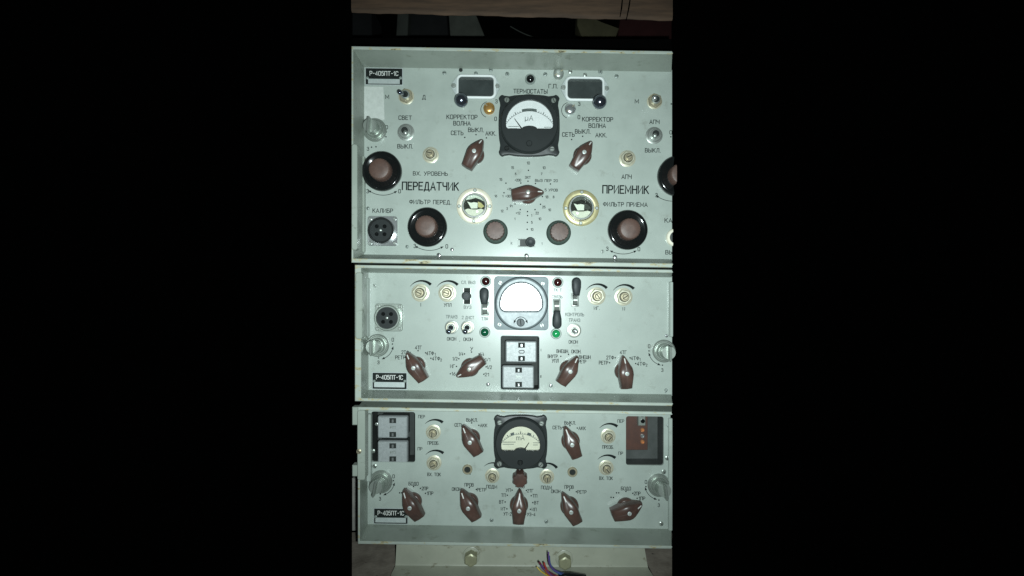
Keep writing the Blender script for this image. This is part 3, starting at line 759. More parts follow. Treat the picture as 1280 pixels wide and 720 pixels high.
legend([('ВХ. УРОВЕНЬ', 538, 217, 4.6, 43)], U1); legend([('ПЕРЕДАТЧИК', 538, 232.8, 9.4, 70)], U1)
legend([('ФИЛЬТР ПЕРЕД.', 538, 252.6, 4.8, 52)], U1)
dial_knob(U1, 535, 284.5, 24.4)
legend([('3', 518.5, 307.5, 4.6), ('0', 558.5, 308, 4.6), ('arc', 537, 281, 32, 118, 64, .7, .7, (1, 1))], U1)
legend([('КАЛИБР', 478.5, 263.4, 4.8, 25)], U1)
connector(U1, 478.5, 289, 18.6, 16)
screw(U1, 460, 260.5, 2.2); screw(U1, 509, 308.5, 2.2); screw(U1, 565, 312, 2.2, 'chrome'); screw(U1, 753, 314.5, 2.4, 'paint')
scale_window(U1, 573.5, 97.2, 617, 121, (567.5, 108.2), (621.5, 108.8))
scale_window(U1, 709.5, 99.6, 752.5, 124, (704, 110.6), (757.6, 111.6))
for x, y, r, m in ((555.5, 91.3, 2.6, 'screwgrey'), (576, 87.6, 2.4, 'slot'), (595, 91.8, 2.4, 'screwgrey'), (613.5, 87.6, 2.4, 'screwgrey'), (634, 92.6, 2.6, 'screwgrey'),
                   (681.5, 93, 2.6, 'screwgrey'), (712.8, 89.6, 2.6, 'steel'), (731.3, 93.8, 2.6, 'steel'), (750.3, 90.2, 2.8, 'screwgrey'), (770.6, 95.4, 2.6, 'screwgrey')):
    screw(U1, x, y, r, m)
cap_screw(U1, 698, 93.5, 'steel', 6.4, -.6)
lamp(U1, 662.8, 99.5, 'blackgloss', 5.0)
ball_knob(U1, 578.5, 132, 'ball', 8.2, 17); ball_knob(U1, 746.5, 134, 'ball', 8.4, 17)
cap_screw(U1, 611.5, 136.5, 'brass', 7.0, .7); cap_screw(U1, 712.5, 137.5, 'chrome', 7.0, -.7)
legend([('arc', 611, 137, 10, 110, 255, .7, .7), ('3', 620.5, 126.8, 4.4), ('0', 619.5, 148.6, 4.6)], U1)
legend([('arc', 712, 138, 10, 110, 255, .7, .7), ('3', 724, 130, 4.4), ('0', 723.6, 146.4, 4.6)], U1)
legend([('КОРРЕКТОР', 577.5, 146.3, 5, 38), ('ВОЛНА', 577.5, 154.2, 5, 21)], U1)
legend([('КОРРЕКТОР', 747, 149.2, 5, 38), ('ВОЛНА', 746.5, 157.2, 5, 21)], U1)
legend([('СЕТЬ', 571.5, 166.2, 4.9, 15), ('ВЫКЛ.', 595, 162.4, 4.9, 19), ('АКК.', 613.5, 166.8, 4.9, 13), ('.', 581, 171.8), ('.', 595, 168.4), ('.', 608, 172.4)], U1)
legend([('СЕТЬ', 710.5, 168.2, 4.9, 15), ('ВЫКЛ.', 728.5, 164.4, 4.9, 19), ('АКК.', 751.5, 169, 4.9, 14), ('.', 714.5, 174.4), ('.', 728.3, 170.4)], U1)
selector(U1, 592.5, 188.5, 604, 173.5); selector(U1, 730.5, 190, 740.5, 175.5)
legend([('ТЕРМОСТАТЫ', 663, 114.2, 5, 42)], U1); legend([('Г.П.', 691.5, 107.8, 4.9, 11)], U1)
cx, cy = 661.3, 158.5
meter(U1, cx, cy, 38, 'meterblack', None, window_outline(661.5, 158, 29.3, 29.5, 7.3, 4, 9, 3.5), ('µА', (661.5, 176, 34, 30), (661, 150.5), [(255, 284)], [(642, 160.5, 13), (684, 161.5, 9)]),
      ((652, 164), (643, 151.5)), [(633.6, 127.4, 'zinc'), (691.4, 128, 'zinc'), (633.5, 187.2, 'black'), (689.5, 188, 'steel')], (661, 183.5, 3.6, 'meterblack'), 'dial', roundbody=36.2)
selector(U1, 660.2, 239.8, 681, 240, dotm='steel')
marks = [('10', 660.4, 203.8, 3.2), ('15', 640.6, 209.6, 3), ('10', 680, 209.8, 3), ('.', 660.5, 213, .9), ('5', 644.5, 217.4, 2.6), ('7', 677, 217.4, 2.6),
         ('ЭХТ', 659.8, 221.8, 3, 7), ('+200', 647.4, 225.2, 2.8, 7.5), ('ВЫЗ ПЕР 20', 683, 225.8, 3, 28), ('.', 660, 226.5), ('.', 651, 228.8), ('.', 669.3, 229.4), ('.', 632.4, 229), ('15', 626, 224.4, 3),
         ('5 УРОВ', 689, 237.6, 3, 16), ('+75', 636.8, 236.6, 2.8, 5), ('16', 619.8, 245, 2.8), ('1', 628.6, 245.2, 2.6), ('+30', 635, 245.2, 2.8, 6), ('.', 678, 245.7), ('18', 683.5, 246.2, 3), ('8', 692, 246.2, 2.8),
         ('.', 643.8, 255), ('.', 675.6, 255.4), ('91', 639, 257.6, 2.8), ('2', 634, 260.8, 2.6), ('12', 627.6, 263.8, 2.8), ('25', 679.8, 258.8, 2.8), ('10', 687, 262.4, 2.8), ('.', 650.3, 262), ('.', 668.8, 262),
         ('+12', 647.5, 266.4, 2.8, 5.5), ('.', 659.4, 264.5), ('.', 659.4, 269.5), ('1', 664.5, 269.4, 2.8), ('22', 671.4, 266.4, 2.8), ('1', 643.6, 273.6, 2.6), ('10', 674.8, 273.6, 2.8),
         ('.', 659.2, 278), ('5', 664.8, 278, 2.8), ('.', 659, 286.6), ('10', 665, 286.8, 2.8), ('.', 630, 241), ('.', 688, 230, .9)]
legend(marks, U1, 'ink', name='switch_scale')
eye_window(U1, 593.3, 257.8, 22.4, 'bezel'); eye_window(U1, 726, 260.2, 22.6, 'bezel_dull')
fluted_knob(U1, 619.6, 290, 11.8, 15.2); fluted_knob(U1, 698, 291.4, 11.8, 15.2)
slide_switch(U1, 662.8, 303.6, True, 648, 668, 6.0)
legend([('К', 639.5, 304.2, 2.8), ('1', 677.4, 304.6, 2.8)], U1, 'fade')
toggle(U1, 818, 127, -6, 3.5, 9.6, 'cream', 'chrome', ln=13)
legend([('М', 796, 126.6, 4.8, 4.8), ('.', 839, 130)], U1)
legend([('АПЧ', 818, 152.4, 4.8, 12)], U1); toggle(U1, 817.5, 169.5, -5, 7.0, 10.6, 'steel', 'steel', False, 12)
legend([('ВЫКЛ.', 816, 188, 4.8, 19)], U1)
legend([('О', 838.5, 165.5, 4.4), ('.', 838.5, 171)], U1, cut=True)
pot(U1, 784, 198.4, 10.4)
legend([('АПЧ', 783.2, 221, 5, 12)], U1); legend([('ПРИЕМНИК', 782, 237, 9.4, 57)], U1)
legend([('ФИЛЬТР ПРИЕМА', 781.6, 255.6, 4.9, 55)], U1)
dial_knob(U1, 783.6, 288, 24.6)
legend([('3', 759, 311, 4.6), ('0', 798.6, 311.4, 4.6), ('arc', 779, 283.5, 34, 113, 67, .7, .7, (1, 1))], U1)
dial_knob(U1, 846, 221, 25.2, cut=True)
legend([('3', 820.6, 244, 4.6), ('arc', 841, 217.5, 34, 122, 92, .7, .7, (1, 0))], U1, cut=True)
legend([('КАЛ', 838, 275.6, 5, 14)], U1, cut=True); legend([('ВЫХ', 839, 315.4, 4.8, 14)], U1, cut=True)
o = MB(); o.lathe(843.5, 297.2, [(11.2, .1), (11.2, 3), (10.2, 4), (7.6, 4.2), (7.2, 1)], 44); jk = o.build('round_socket', 'bezel', U1, cut=True)
o = MB(); o.lathe(843.5, 297.2, [(7.4, .6), (7.4, 1.4)], 36); o.build('socket_hole', 'drum', jk, cut=True)

# ================================================================ UNIT 2: middle instrument
U2 = thing('radio_unit', 'middle grey-green radio unit with round grey meter, lever switches and red and green lamps', 'radio unit', 648, 496, -80, 'stacked radio relay units')
h2 = rrect(626.5, 420.5, 673.5, 486.5, 2, 3, TILT)
unit_case(U2, quad(458, 339, 840, 489), quad(457.2, 333.0, 826.5, 491.6), quad(464.4, 336.6, 826.4, 488.0),
          quad(455.5, 333.8, 840, 491.0), quad(460.5, 341.0, 839.9, 487.0), 42, [h2], -3)
sb = MB(); sb.prism(rrect(458.6, 342, 466.2, 419, 2.4, 5), [(0, 36), (0, 43.2), (.8, 44)]); sb.build('side_bracket', 'rim', U2)
rl = MB(); rl.prism(rrect(456.8, 347, 462.6, 421, 2.6, 5), [(0, .1), (0, 8), (1, 9.6)]); rl.build('side_rail', 'paint', U2)
rl = MB(); rl.prism(rrect(835.6, 352, 839.8, 421, 1.8, 5), [(0, .1), (0, 5), (.8, 6.2)]); rl.build('side_rail', 'paint', U2)
wl = MB(); wl.box(624.5, 418, 675.5, 489, -30, -28, .3); wl.box(624.5, 418, 626.4, 489, -28, -3.2, .1); wl.box(673.6, 418, 675.5, 489, -28, -3.2, .1); wl.box(626.5, 418, 673.5, 420.2, -28, -3.2, .1); wl.box(626.5, 487, 673.5, 489, -28, -3.2, .1)
wl.build('relay_well', 'well', U2)
tm = MB(); tm.prism(h2, [(-.8, .1), (-.7, .5), (-.1, .5), (0, .1)], cap0=False, cap1=False); tm.build('well_trim', 'trimdark', U2)
screw(U2, 468.5, 357.2, 2.4, 'paint')
connector(U2, 486.4, 396.8, 17.2, 15.8, m='zinc')
for x, y, l in ((525.6, 366, 'I'), (559.2, 366.2, 'УПЛ'), (745.6, 370.2, 'ИГ.'), (779.3, 371, 'II')):
    pot(U2, x, y, 11.2)
    legend([(l, x+.4, y+15, 3.8, {'I': 1, 'УПЛ': 9, 'ИГ.': 7, 'II': 3}[l]), ('arc', x+1, y+2, 17.0, 215, 315, .3, 3.6)], U2)
legend([('СЛ. ВЫЗ', 585.5, 353, 3.6, 17)], U2, 'fade'); slide_switch(U2, 584, 370, False, 360, 380, 5.6); legend([('ВУЗ', 584.5, 384, 3.6, 9)], U2, 'fade')
lamp(U2, 607.3, 351.6, 'red'); lamp(U2, 697.2, 353, 'red'); lamp(U2, 606, 415.2, 'green'); lamp(U2, 695, 417, 'greenbright')
lever_switch(U2, 603.4, 379, 609.6, 392.5, 605.8, 359.5, 380, True); legend([('ТЛФ', 606, 398.6, 3.6, 8)], U2, 'fade')
lever_switch(U2, 692.6, 375.5, 698.8, 389, 695.6, 388, 410.4, False)
legend([('ТК Т', 697, 362.6, 3.4, 10), ('СВЯЗЬ', 696.4, 371, 3.4, 13)], U2, 'fade')
lever_switch(U2, 715.6, 368.5, 721.6, 381.5, 719.6, 347, 369.5, True)
legend([('1', 718.5, 387.2, 3.2), ('КОНТРОЛЬ', 718.4, 393.2, 3.8, 23), ('ТРАНЗ', 718, 400.2, 3.8, 14)], U2, 'fade')
toggle(U2, 717.4, 413, -.4, -.6, 9, 'bezel', 'chrome', False, 13); legend([('ОКОН', 716.6, 427.4, 3.8, 11)], U2)
toggle(U2, 564.6, 409, -1.4, 4.4, 8.6, 'cream', 'ball', False, 12); toggle(U2, 584.6, 409, -1.4, 4.4, 8.6, 'cream', 'ball', False, 12)
legend([('ТРАНЗ', 564.5, 396, 3.8, 14), ('2 ДИСТ', 585, 397, 3.6, 15)], U2, 'fade'); legend([('ОКОН', 564.5, 423.6, 3.8, 11), ('ОКОН', 585, 424.2, 3.8, 11), ('.', 574.6, 426.4, .5)], U2)
mk = meter(U2, 651.6, 379, 33.6, 'metergrey', None, window_outline(651.2, 380, 25.4, 26.2, 8.2, 7), None, None,
           [(625.5, 353.6, 'blank'), (678, 354.6, 'blank'), (624.6, 405, 'blank'), (677, 406.2, 'blank')], (650.6, 402.2, 5, 'trimdark'), 'dial', 'glasshaze', False, 31.8, False)
ar = MB(); arc(ar, 650.6, 403, 7.6, 205, 335, .7, .7, 13.2, 12, (1, 1)); ar.build('adjust_arrow', 'ink', mk)
screw(U2, 610, 480.4, 2.4, 'chrome'); screw(U2, 688.4, 482, 2.4, 'chrome'); screw(U2, 833, 419.6, 2.2, 'chrome')
legend([('I', 675.6+.6, 437.6, 2.8), ('II', 675.6+.4, 470.6, 2.8)], U2)
selector(U2, 516.6, 460.2, 509.4, 442.5); 
legend([('РЕТР', 500.4, 446.8, 4.2, 12), ('.', 506.4, 446.8), ('2ТФ', 506.5, 440.4, 4.2, 9), ('.', 512.6, 440.6), ('4ТГ', 523, 434.4, 4.2, 8), ('.', 522.6, 438.4), ('.', 532, 441), ('4ТФ', 537.6, 441.6, 4.2, 9), ('1', 544, 443, 3),
        ('.', 538.6, 447.8), ('4ТФ', 545, 448.2, 4.2, 9.4), ('2', 551.4, 450, 3)], U2)
selector(U2, 586.3, 462, 572.6, 469.6, dotm='steel')
legend([('У', 589.6, 436, 4, 3), ('.', 589.4, 440), ('1/4', 576.2, 442.4, 3.8, 5.4), ('.', 580.6, 442.4), ('1/2', 568.8, 448.4, 3.8, 5.8), ('.', 573.6, 448.4), ('ИГ', 565.6, 457.8, 4, 5.4), ('.', 570.6, 458), ('+16', 565.6, 467.2, 3.8, 7),
        ('.', 598.8, 442.4), ('1/4', 602.4, 442.8, 3.8, 5), ('.', 605.6, 449.2), ('1/1', 609.6, 449.6, 3.8, 6), ('.', 607.6, 458.6), ('1/2', 611.6, 459, 3.8, 6), ('.', 604.8, 467.8), ('21', 608.6, 468.2, 3.8, 5)], U2)
selector(U2, 713, 464.7, 722, 446)
legend([('ВНЕШН.', 703.4, 439, 4, 15), ('ОКОН.', 720.4, 439.4, 4, 12), ('ВНУТР.', 691.4, 445.4, 4, 13), ('.', 701, 445.4), ('УПЛ', 694, 451, 4, 8), ('.', 710.6, 443), ('.', 721, 446), ('ВНЕШН', 731, 446.4, 4, 14), ('РЕТР', 728, 452, 4, 9)], U2)
selector(U2, 784, 467.4, 779.4, 445)
legend([('4ТГ', 779, 440.4, 4.2, 8), ('.', 778.6, 444.6), ('2ТФ', 762.6, 447, 4.2, 9), ('.', 769, 447.2), ('РЕТР', 754.4, 453.4, 4.2, 11), ('.', 762, 453.4), ('.', 787.6, 447.2), ('4ТФ', 793.6, 447.8, 4.2, 10), ('1', 800, 449.4, 3), ('.', 794.6, 454.4), ('4ТФ', 801.4, 454.8, 4.2, 10), ('2', 808.2, 456.4, 3)], U2)
fastener(U2, 472.4, 431.6, 0, -2, 14.2, R(92))
legend([('0', 491, 424.6, 4.2), ('.', 490.6, 430), ('3', 473, 453, 4), ('.', 473.2, 447.4), ('arc', 473.4, 431, 18, 18, 66, .7, .7, (1, 1))], U2)
fastener(U2, 829.4, 438.6, -2, -2, 14.2, R(90))
legend([('0', 811.4, 432.8, 4.2), ('.', 811.2, 438.6), ('3', 827.8, 462.6, 4), ('.', 828, 456.4), ('arc', 829, 438.4, 18, 160, 112, .7, .7, (1, 1))], U2)
nameplate(U2, 465, 465, 509.4, 487, (468, 477.4, 506, 483.8))
legend([('9', 832.5, 488.6, 5, 3)], U2, 'fade')

# ================================================================ UNIT 3: lower instrument
U3 = thing('radio_unit', 'lowest grey-green radio unit with cream-dialled black milliammeter and an open brown terminal recess', 'radio unit', 648, 662, -80, 'stacked radio relay units')
h3a = rrect(464, 514.6, 519, 577.6, 3, 3, TILT); h3b = rrect(782.4, 520.4, 829.6, 581.6, 3, 3, .012)
unit_case(U3, quad(458.6, 503.5, 838, 657), quad(460.6, 498.4, 826.0, 657.8), quad(463.0, 502.0, 825.6, 654.4),
          quad(456.0, 497.6, 840, 658.4), quad(459.4, 504.6, 839.9, 655.2), 42, [h3a, h3b], -3)
sb = MB(); sb.prism(rrect(460.4, 502, 469.4, 583, 2.4, 5), [(0, 30), (0, 42.6), (.8, 43.4)]); sb.build('side_bracket', 'rim', U3)
sb = MB(); sb.box(453.4, 499, 460.2, 520, 30, 40, .8); sb.box(453.4, 567, 460.2, 580, 30, 40, .8); sb.build('mounting_lug', 'rim', U3)
screw(U3, 462.5, 549.5, 3, 'creamdark', h=43.2)
rl = MB(); rl.prism(rrect(459.6, 516, 465.4, 600, 2.4, 5), [(0, .1), (0, 6), (1, 7.4)]); rl.build('side_rail', 'paint', U3)
rl = MB(); rl.prism(rrect(834.8, 522, 839.6, 662, 1.2, 3), [(0, .1), (0, 3), (.8, 4.0)]); rl.build('side_rail', 'paint', U3)
def well(u, x0, y0, x1, y1, d, m):
    q = MB(); q.box(x0-2, y0-2, x1+2, y1+2, -d-2, -d, .2)
    q.box(x0-2, y0-2, x0-.1, y1+2, -d, -3.2, .1); q.box(x1+.1, y0-2, x1+2, y1+2, -d, -3.2, .1); q.box(x0, y0-2, x1, y0-.4, -d, -3.2, .1); q.box(x0, y1+.4, x1, y1+2, -d, -3.2, .1)
    return q.build('relay_well', m, u)
well(U3, 464, 513.8, 519, 578.4, 30, 'well')
wb = well(U3, 782.4, 520, 829.6, 582, 26, 'wellgrey')
bd = MB(); bd.box(784, 517.5, 815.5, 569.5, -25.6, -21, .4); bo_ = bd.build('terminal_board', 'boardbrown', U3)
bt = MB(); bt.box(801.5, 518, 811, 536.4, -20.8, -14, .8); bt.build('terminal_block', 'zinc', bo_)
for x, y, m in ((806.4, 521.8, 'chrome'), (807, 530, 'blackgloss'), (808.6, 543.4, 'copper'), (808.6, 551.2, 'chrome'), (808.6, 558.8, 'copper')):
    q = MB(); hh = -14 if y < 535 else -21
    q.lathe(x, y, [(2.7, hh), (2.7, hh+1.6), (2.0, hh+2.4), (1.2, hh+2.4), (1.0, hh+1.4)], 20); q.build('terminal', m, bo_)
for x, y, r, m in ((836, 532, 2.6, 'screwgrey'), (834, 572.4, 3, 'zinc'), (829.6, 589.6, 3, 'zinc'), (471, 530, 2.2, 'steel'), (466.5, 563.6, 2.6, 'zinc'), (468.6, 582.6, 2.8, 'zinc'),
                   (614.6, 650, 2.4, 'screwgrey'), (682.8, 651.8, 2.4, 'screwgrey'), (826.4, 654.6, 2.8, 'zinc'), (451+8, 590, 1.5, 'paint')):
    screw(U3, x, y, r, m)
for x, y, la, lx, ly, lb, by in ((541.8, 540, 'ПЕР', 527, 520.8, 'ПРЕОБ.', 553.8), (542.6, 578.4, 'ПР', 525, 561, 'ВХ. ТОК', 593), (760, 545, 'ПЕР', 776, 526.4, 'ПРЕОБ.', 558.8), (757.6, 584.4, 'ПР', 775.8, 566.6, 'ВХ. ТОК', 597.8)):
    pot(U3, x, y, 9.4)
    legend([(la, lx, ly, 3.6, 8 if len(la) == 3 else 5.4), (lb, x, by, 3.8, 14 if lb[0] == 'П' else 16.5), ('arc', x+1.6, y+1, 16.4, 222, 308, .3, 3.6)], U3)
selector(U3, 587.2, 553.5, 578.6, 532.5); selector(U3, 715.3, 556.5, 706.8, 535)
legend([('СЕТЬ', 573.5, 531.2, 3.9, 10), ('.', 580.6, 531), ('ВЫКЛ.', 590, 525, 3.9, 14), ('.', 589.6, 528.6), ('.', 598.6, 531.6), ('АКК', 604.6, 531.8, 3.9, 8.6)], U3)
legend([('СЕТЬ', 696.5, 534.4, 3.9, 11), ('.', 703.6, 534), ('ВЫКЛ.', 712.6, 528.6, 3.9, 14), ('.', 712.4, 532), ('.', 721.6, 535), ('АКК', 727.6, 535.4, 3.9, 8.6)], U3)
jack(U3, 584.4, 586.4); jack(U3, 715.4, 589.6); jd = legend([('.', 587.6, 592.6, .8)], U3)
cx, cy = 650.6, 551
meter(U3, cx, cy, 33.4, 'meterblack', None, window_outline(650.6, 554, 24.2, 24.8, 5.8, 3, 7, 3), ('mА', (650.6, 571, 31, 28), (650.4, 544.4), [(248, 256), (285, 293)], [(636.5, 549.6, 16), (670, 550.5, 8)]),
      ((655.5, 558.4), (661, 550)), [(624.6, 526.4, 'steel'), (676.6, 527.4, 'steel'), (624.4, 577.6, 'steel'), (675.6, 578.6, 'steel')], (650, 573, 3.4, 'black'), 'dialcream', 'glass', True, 32.0)
legend([('arc', 616, 594, 15.5, 225, 300, .3, 2.5), ('arc', 684, 594.5, 15.5, 248, 322, 1, 3.6)], U3)
pot(U3, 615.4, 594.6, 9.2); pot(U3, 683.6, 595.6, 9.2)
legend([('ПОДМ', 614.6, 608.4, 4, 13)], U3); legend([('ПОДМ', 683, 609.4, 4, 13)], U3)
fluted_knob(U3, 649.8, 595.4, 9.6, 0)
legend([('600', 651.5, 608.2, 3.6, 8), ('.', 645, 608)], U3)
selector(U3, 585, 636, 577.4, 614.6); selector(U3, 714, 640.7, 703.6, 617.6)
legend([('ОКОН', 570.6, 611.4, 3.9, 11), ('.', 578.2, 611.6), ('ПРОВ', 586.4, 606, 3.9, 11), ('.', 586.8, 609.4), ('.', 595.4, 611.8), ('РЕТР', 602, 612.2, 3.9, 11)], U3)
legend([('ОКОН', 694.6, 614.2, 3.9, 11), ('.', 702.8, 614.6), ('ПРОВ', 711.4, 608.8, 3.9, 11), ('.', 711.8, 612.4), ('.', 720.4, 614.6), ('РЕТР', 727.4, 615, 3.9, 11)], U3)
selector(U3, 649, 639, 649.6, 614)
legend([('.', 649.2, 610.6), ('УП', 635.4, 612.6, 3.8, 6), ('.', 640.2, 612.6), ('2ТГ', 662.8, 613.4, 3.8, 7.4), ('.', 658, 613), ('ТП', 629.4, 619, 3.8, 5.4), ('.', 634.2, 619), ('ТП', 668.6, 619.8, 3.8, 5.4), ('.', 664, 619.6),
        ('ВТ', 626.8, 627.4, 3.8, 5.4), ('.', 631.4, 627.4), ('ВТ', 670.6, 628.4, 3.8, 5.4), ('.', 666, 628.2), ('ИТ', 629, 636, 3.8, 5.4), ('.', 633.6, 636), ('ИП', 667.6, 636.8, 3.8, 5.4), ('.', 663, 636.6),
        ('УТ-2', 634.4, 642.4, 3.8, 9.4), ('.', 641, 642.4), ('УЗ-4', 664, 643, 3.8, 10), ('.', 657, 642.8)], U3)
selector(U3, 512, 635.4, 505, 613.6)
legend([('БОДО', 517, 604.6, 4, 12), ('.', 517, 608.2), ('.', 525.6, 610.4), ('2ПР', 531.2, 610.6, 4, 7.6), ('.', 531.8, 616.6), ('1ПР', 537.6, 616.6, 4, 7.6), ('.', 505.6, 610.4), ('.', 508.2, 610.4), ('.', 499.6, 616), ('.', 502, 616)], U3)
selector(U3, 787, 642.3, 801.6, 630, 1.05)
legend([('БОДО', 782.4, 610.6, 4, 12), ('.', 782.4, 614.2), ('.', 791, 616.6), ('2ПР', 796.4, 616.8, 4, 8), ('.', 796.4, 622.8), ('1ПР', 802.4, 623, 4, 7.6), ('.', 770.6, 616), ('.', 773.4, 616), ('.', 763.8, 621.6), ('.', 766.8, 621.8)], U3)
fastener(U3, 476.4, 601.6, 0, -5, 14.2, R(100)); fastener(U3, 823.4, 606, 0, -6, 14.2, R(84))
legend([('0', 492, 595.4, 4.2), ('.', 491.8, 600.8), ('3', 475, 623.4, 4), ('.', 475.4, 617.4), ('arc', 475.4, 601.4, 17.6, 18, 66, .7, .7, (1, 1))], U3)
legend([('0', 807.4, 602.4, 4.2), ('.', 807.4, 608.2), ('3', 823.4, 631.4, 4), ('.', 823.6, 625), ('arc', 824.4, 606.4, 18, 160, 112, .7, .7, (1, 1))], U3)
nameplate(U3, 467, 634.6, 510.6, 655, (469.6, 646.6, 507.6, 652.6))

# ================================================================ plug-in relay cans
def relay_can(label, x0, y0, x1, y1, h, oval):
    t = thing('relay_can', label, 'relay', (x0+x1)/2, (y0+y1)/2, -27.5, 'plug-in relay cans')
    o = MB(); P = rrect(x0, y0, x1, y1, 2.2, 4, TILT)
    o.prism(P, [(.8, h-7), (0, h-6.6), (0, h-2.6), (.7, h-1.0), (1.9, h)])
    o.build('can', 'relay', t, smooth=24)
    q = MB(); q.prism(inset(P, 2.2), [(0, -27.6), (0, h-6.8)]); q.build('dark_core', 'well', t)  # dark narrower box, its colour standing in for shade on the can's sides
    cx = (x0+x1)/2+.6; cy = (y0+y1)/2
    for sy in (y0+5.4, y1-5.4):
        q = MB(); q.box(cx-4.2, sy-3.2, cx+4.2, sy+3.2, h-.6, h+.15, .1); sl = q.build('latch_hole', 'slot', t)
        q = MB(); q.box(cx-1.2, sy-1.6, cx+1.2, sy+2.2, h+.1, h+.9, .3); q.build('latch_pin', 'chrome', sl)
    if oval:
        q = MB(); q.prism(rrect(cx-3.8, cy-2.2, cx+3.8, cy+2.2, 2, 4), [(0, h-.1), (.1, h+.25), (.8, h+.25), (.9, h-.1)], cap0=False, cap1=False); q.build('oval_mark', 'slot', t)
    else:
        q = MB(); text(q, 'РП', cx, cy, 3.2, 6, h+.1); q.build('stamped_mark', 'zinc', t)
    return t
relay_can('grey metal relay can under the round meter, upper of the two there', 631.5, 426.5, 671.4, 454, -3.5, True)
relay_can('speckled grey relay can directly below another, resting in the recess of the middle unit', 627.6, 457.2, 667.8, 485.8, .5, False)
relay_can('smooth grey relay can at the top of the dark recess in the lowest unit', 470.6, 521.2, 508.6, 549.4, -3.0, False)
relay_can('smooth grey relay can at the bottom of the dark recess above a fastener', 471.2, 552.2, 509, 579.4, -1.0, False)

# ================================================================ stand under the units
ST = thing('mounting_stand', 'pale green steel channel with two hex bolts carrying the stack of radio units', 'stand', 650, 694, 20)
face = MB()
def ringq(h, xl, xr, y): return (xl, y, h), (xr, y, h)
prof = [(-60, 660.0), (22, 660.0), (24.5, 661.4), (25, 664), (25, 690.6), (26, 692.8), (28.5, 693.4), (46, 693.8), (46.6, 695.6), (-60, 695.8)]
rings = []
for i, xx in enumerate((0, 1)):
    rings.append([((502.0-(y-660)*.05 if xx == 0 else 797+(y-660)*.17)+ (0 if h < 40 else (-1 if xx == 0 else 2)), y+.0155*((502 if xx == 0 else 797)-650)*.45, h) for h, y in prof])
face.loops(rings); face.build('channel', 'stand', ST, smooth=40)
for bx, by in ((588.5, 699.5), (706.3, 703.5)):
    x, y = tr(bx, by, 34)
    w = MB(); w.lathe(x, y, [(10.5, 24.8), (10.5, 26.2), (9.8, 26.6)], 32); bb = w.build('hex_bolt', 'stand', ST, (x, y, 25))
    b = MB(); P = [(x+8*math.cos(R(60*i+90)), y+8*math.sin(R(60*i+90))) for i in range(6)]
    b.prism(P, [(0, 26.4), (0, 36.0), (1.4, 37.0)]); b.build('bolt_head', 'brass_bolt', bb)

# ================================================================ wires
WB = thing('wire_bundle', 'loose bundle of coloured cut wires in a black sleeve by the stand', 'wires', 668, 693, 52)
def wire(m, pts, r=1.0):
    P = []
    pts = [(*tr(p[0], p[1], p[2]), p[2]) for p in pts]
    for i in range(len(pts)-1):
        p0 = Vector(pts[max(i-1, 0)]); p1 = Vector(pts[i]); p2 = Vector(pts[i+1]); p3 = Vector(pts[min(i+2, len(pts)-1)])
        for k in range(6):
            t = k/6
            P.append(.5*((2*p1)+(-p0+p2)*t+(2*p0-5*p1+4*p2-p3)*t*t+(-p0+3*p1-3*p2+p3)*t**3))
    P.append(Vector(pts[-1]))
    q = MB(); q.tube(P, r*.85, 10); q.build('wire', m, WB, smooth=60)
wire('w_yellow', [(671, 708.5, 60), (676, 714, 62), (684, 719, 62), (696, 724, 60)], .9)
wire('w_maroon', [(673.8, 702.5, 64), (677, 707, 64), (682, 713, 63), (698, 722, 60)], 1.5)
wire('w_red', [(680, 703, 62), (682, 709, 63), (687, 716, 62), (700, 722, 60)], 1.2)
wire('w_violet', [(685.6, 690, 66), (686, 700, 66), (689, 709, 64), (703, 719, 60)], .9)
wire('w_blue', [(686.2, 695, 64), (687.4, 705, 64), (693, 713, 62), (706, 719.5, 60)], 1.5)
wire('w_navy', [(690, 709, 61), (696, 714, 61), (710, 719, 60)], 1.3)
wire('w_orange', [(681, 712, 66), (685, 718, 64), (697, 725, 60)], 1.0)
wire('w_violet', [(676.5, 706, 66), (680, 711, 65), (690, 720, 62)], 1.2)
q = MB(); q.tube([(*tr(699, 722, 60), 60), (*tr(706, 720.6, 60), 60), (*tr(716, 721, 60), 60), (*tr(732, 723.5, 60), 60)], [4.2, 4.6, 4.6, 4.4], 18); q.build('sleeve', 'blackgloss', WB, smooth=60)

# ================================================================ setting: slab below, wall behind, rail, beam and odds and ends above
q = MB(); q.prism([(433, 0), (846, 0), (846, 1), (433, 1)], [(0, 0), (0, 1)]) if False else None
fl_m = MB()
n = 24; grid = []
for j in range(9):
    h = -62+j*(62+74)/8
    k = (600-h)/600
    row = []
    for i in range(n+1):
        x = 640+(-200+400*i/n)*k
        y = 697.2+(x-640)*.004+.5*math.sin(x*.11+j)+.4*math.sin(x*.05+h*.2)
        row.append((x, y, h))
    grid.append(row)
top = [[fl_m.vert(p) for p in r] for r in grid]; bot = [[fl_m.vert((p[0], p[1]+12, p[2])) for p in r] for r in grid]
for j in range(8):
    for i in range(n):
        fl_m.face([top[j][i], top[j][i+1], top[j+1][i+1], top[j+1][i]]); fl_m.face([bot[j][i], bot[j+1][i], bot[j+1][i+1], bot[j][i+1]])
for i in range(n):
    fl_m.face([top[0][i], bot[0][i], bot[0][i+1], top[0][i+1]]); fl_m.face([top[8][i], top[8][i+1], bot[8][i+1], bot[8][i]])
for j in range(8):
    fl_m.face([top[j][0], top[j+1][0], bot[j+1][0], bot[j][0]]); fl_m.face([top[j][n], bot[j][n], bot[j+1][n], top[j+1][n]])
fo = fl_m.build('floor', 'floor', None, smooth=60); fo['kind'] = 'structure'

k = (600+64)/600
wm = MB(); wm.box(640-200*k, 360+238*k, 640+200*k, 696, -75, -64, .6); wo = wm.build('plaster_wall', 'wall', None)
tag(wo, 'grimy grey plaster wall base behind the pale stand', 'wall')

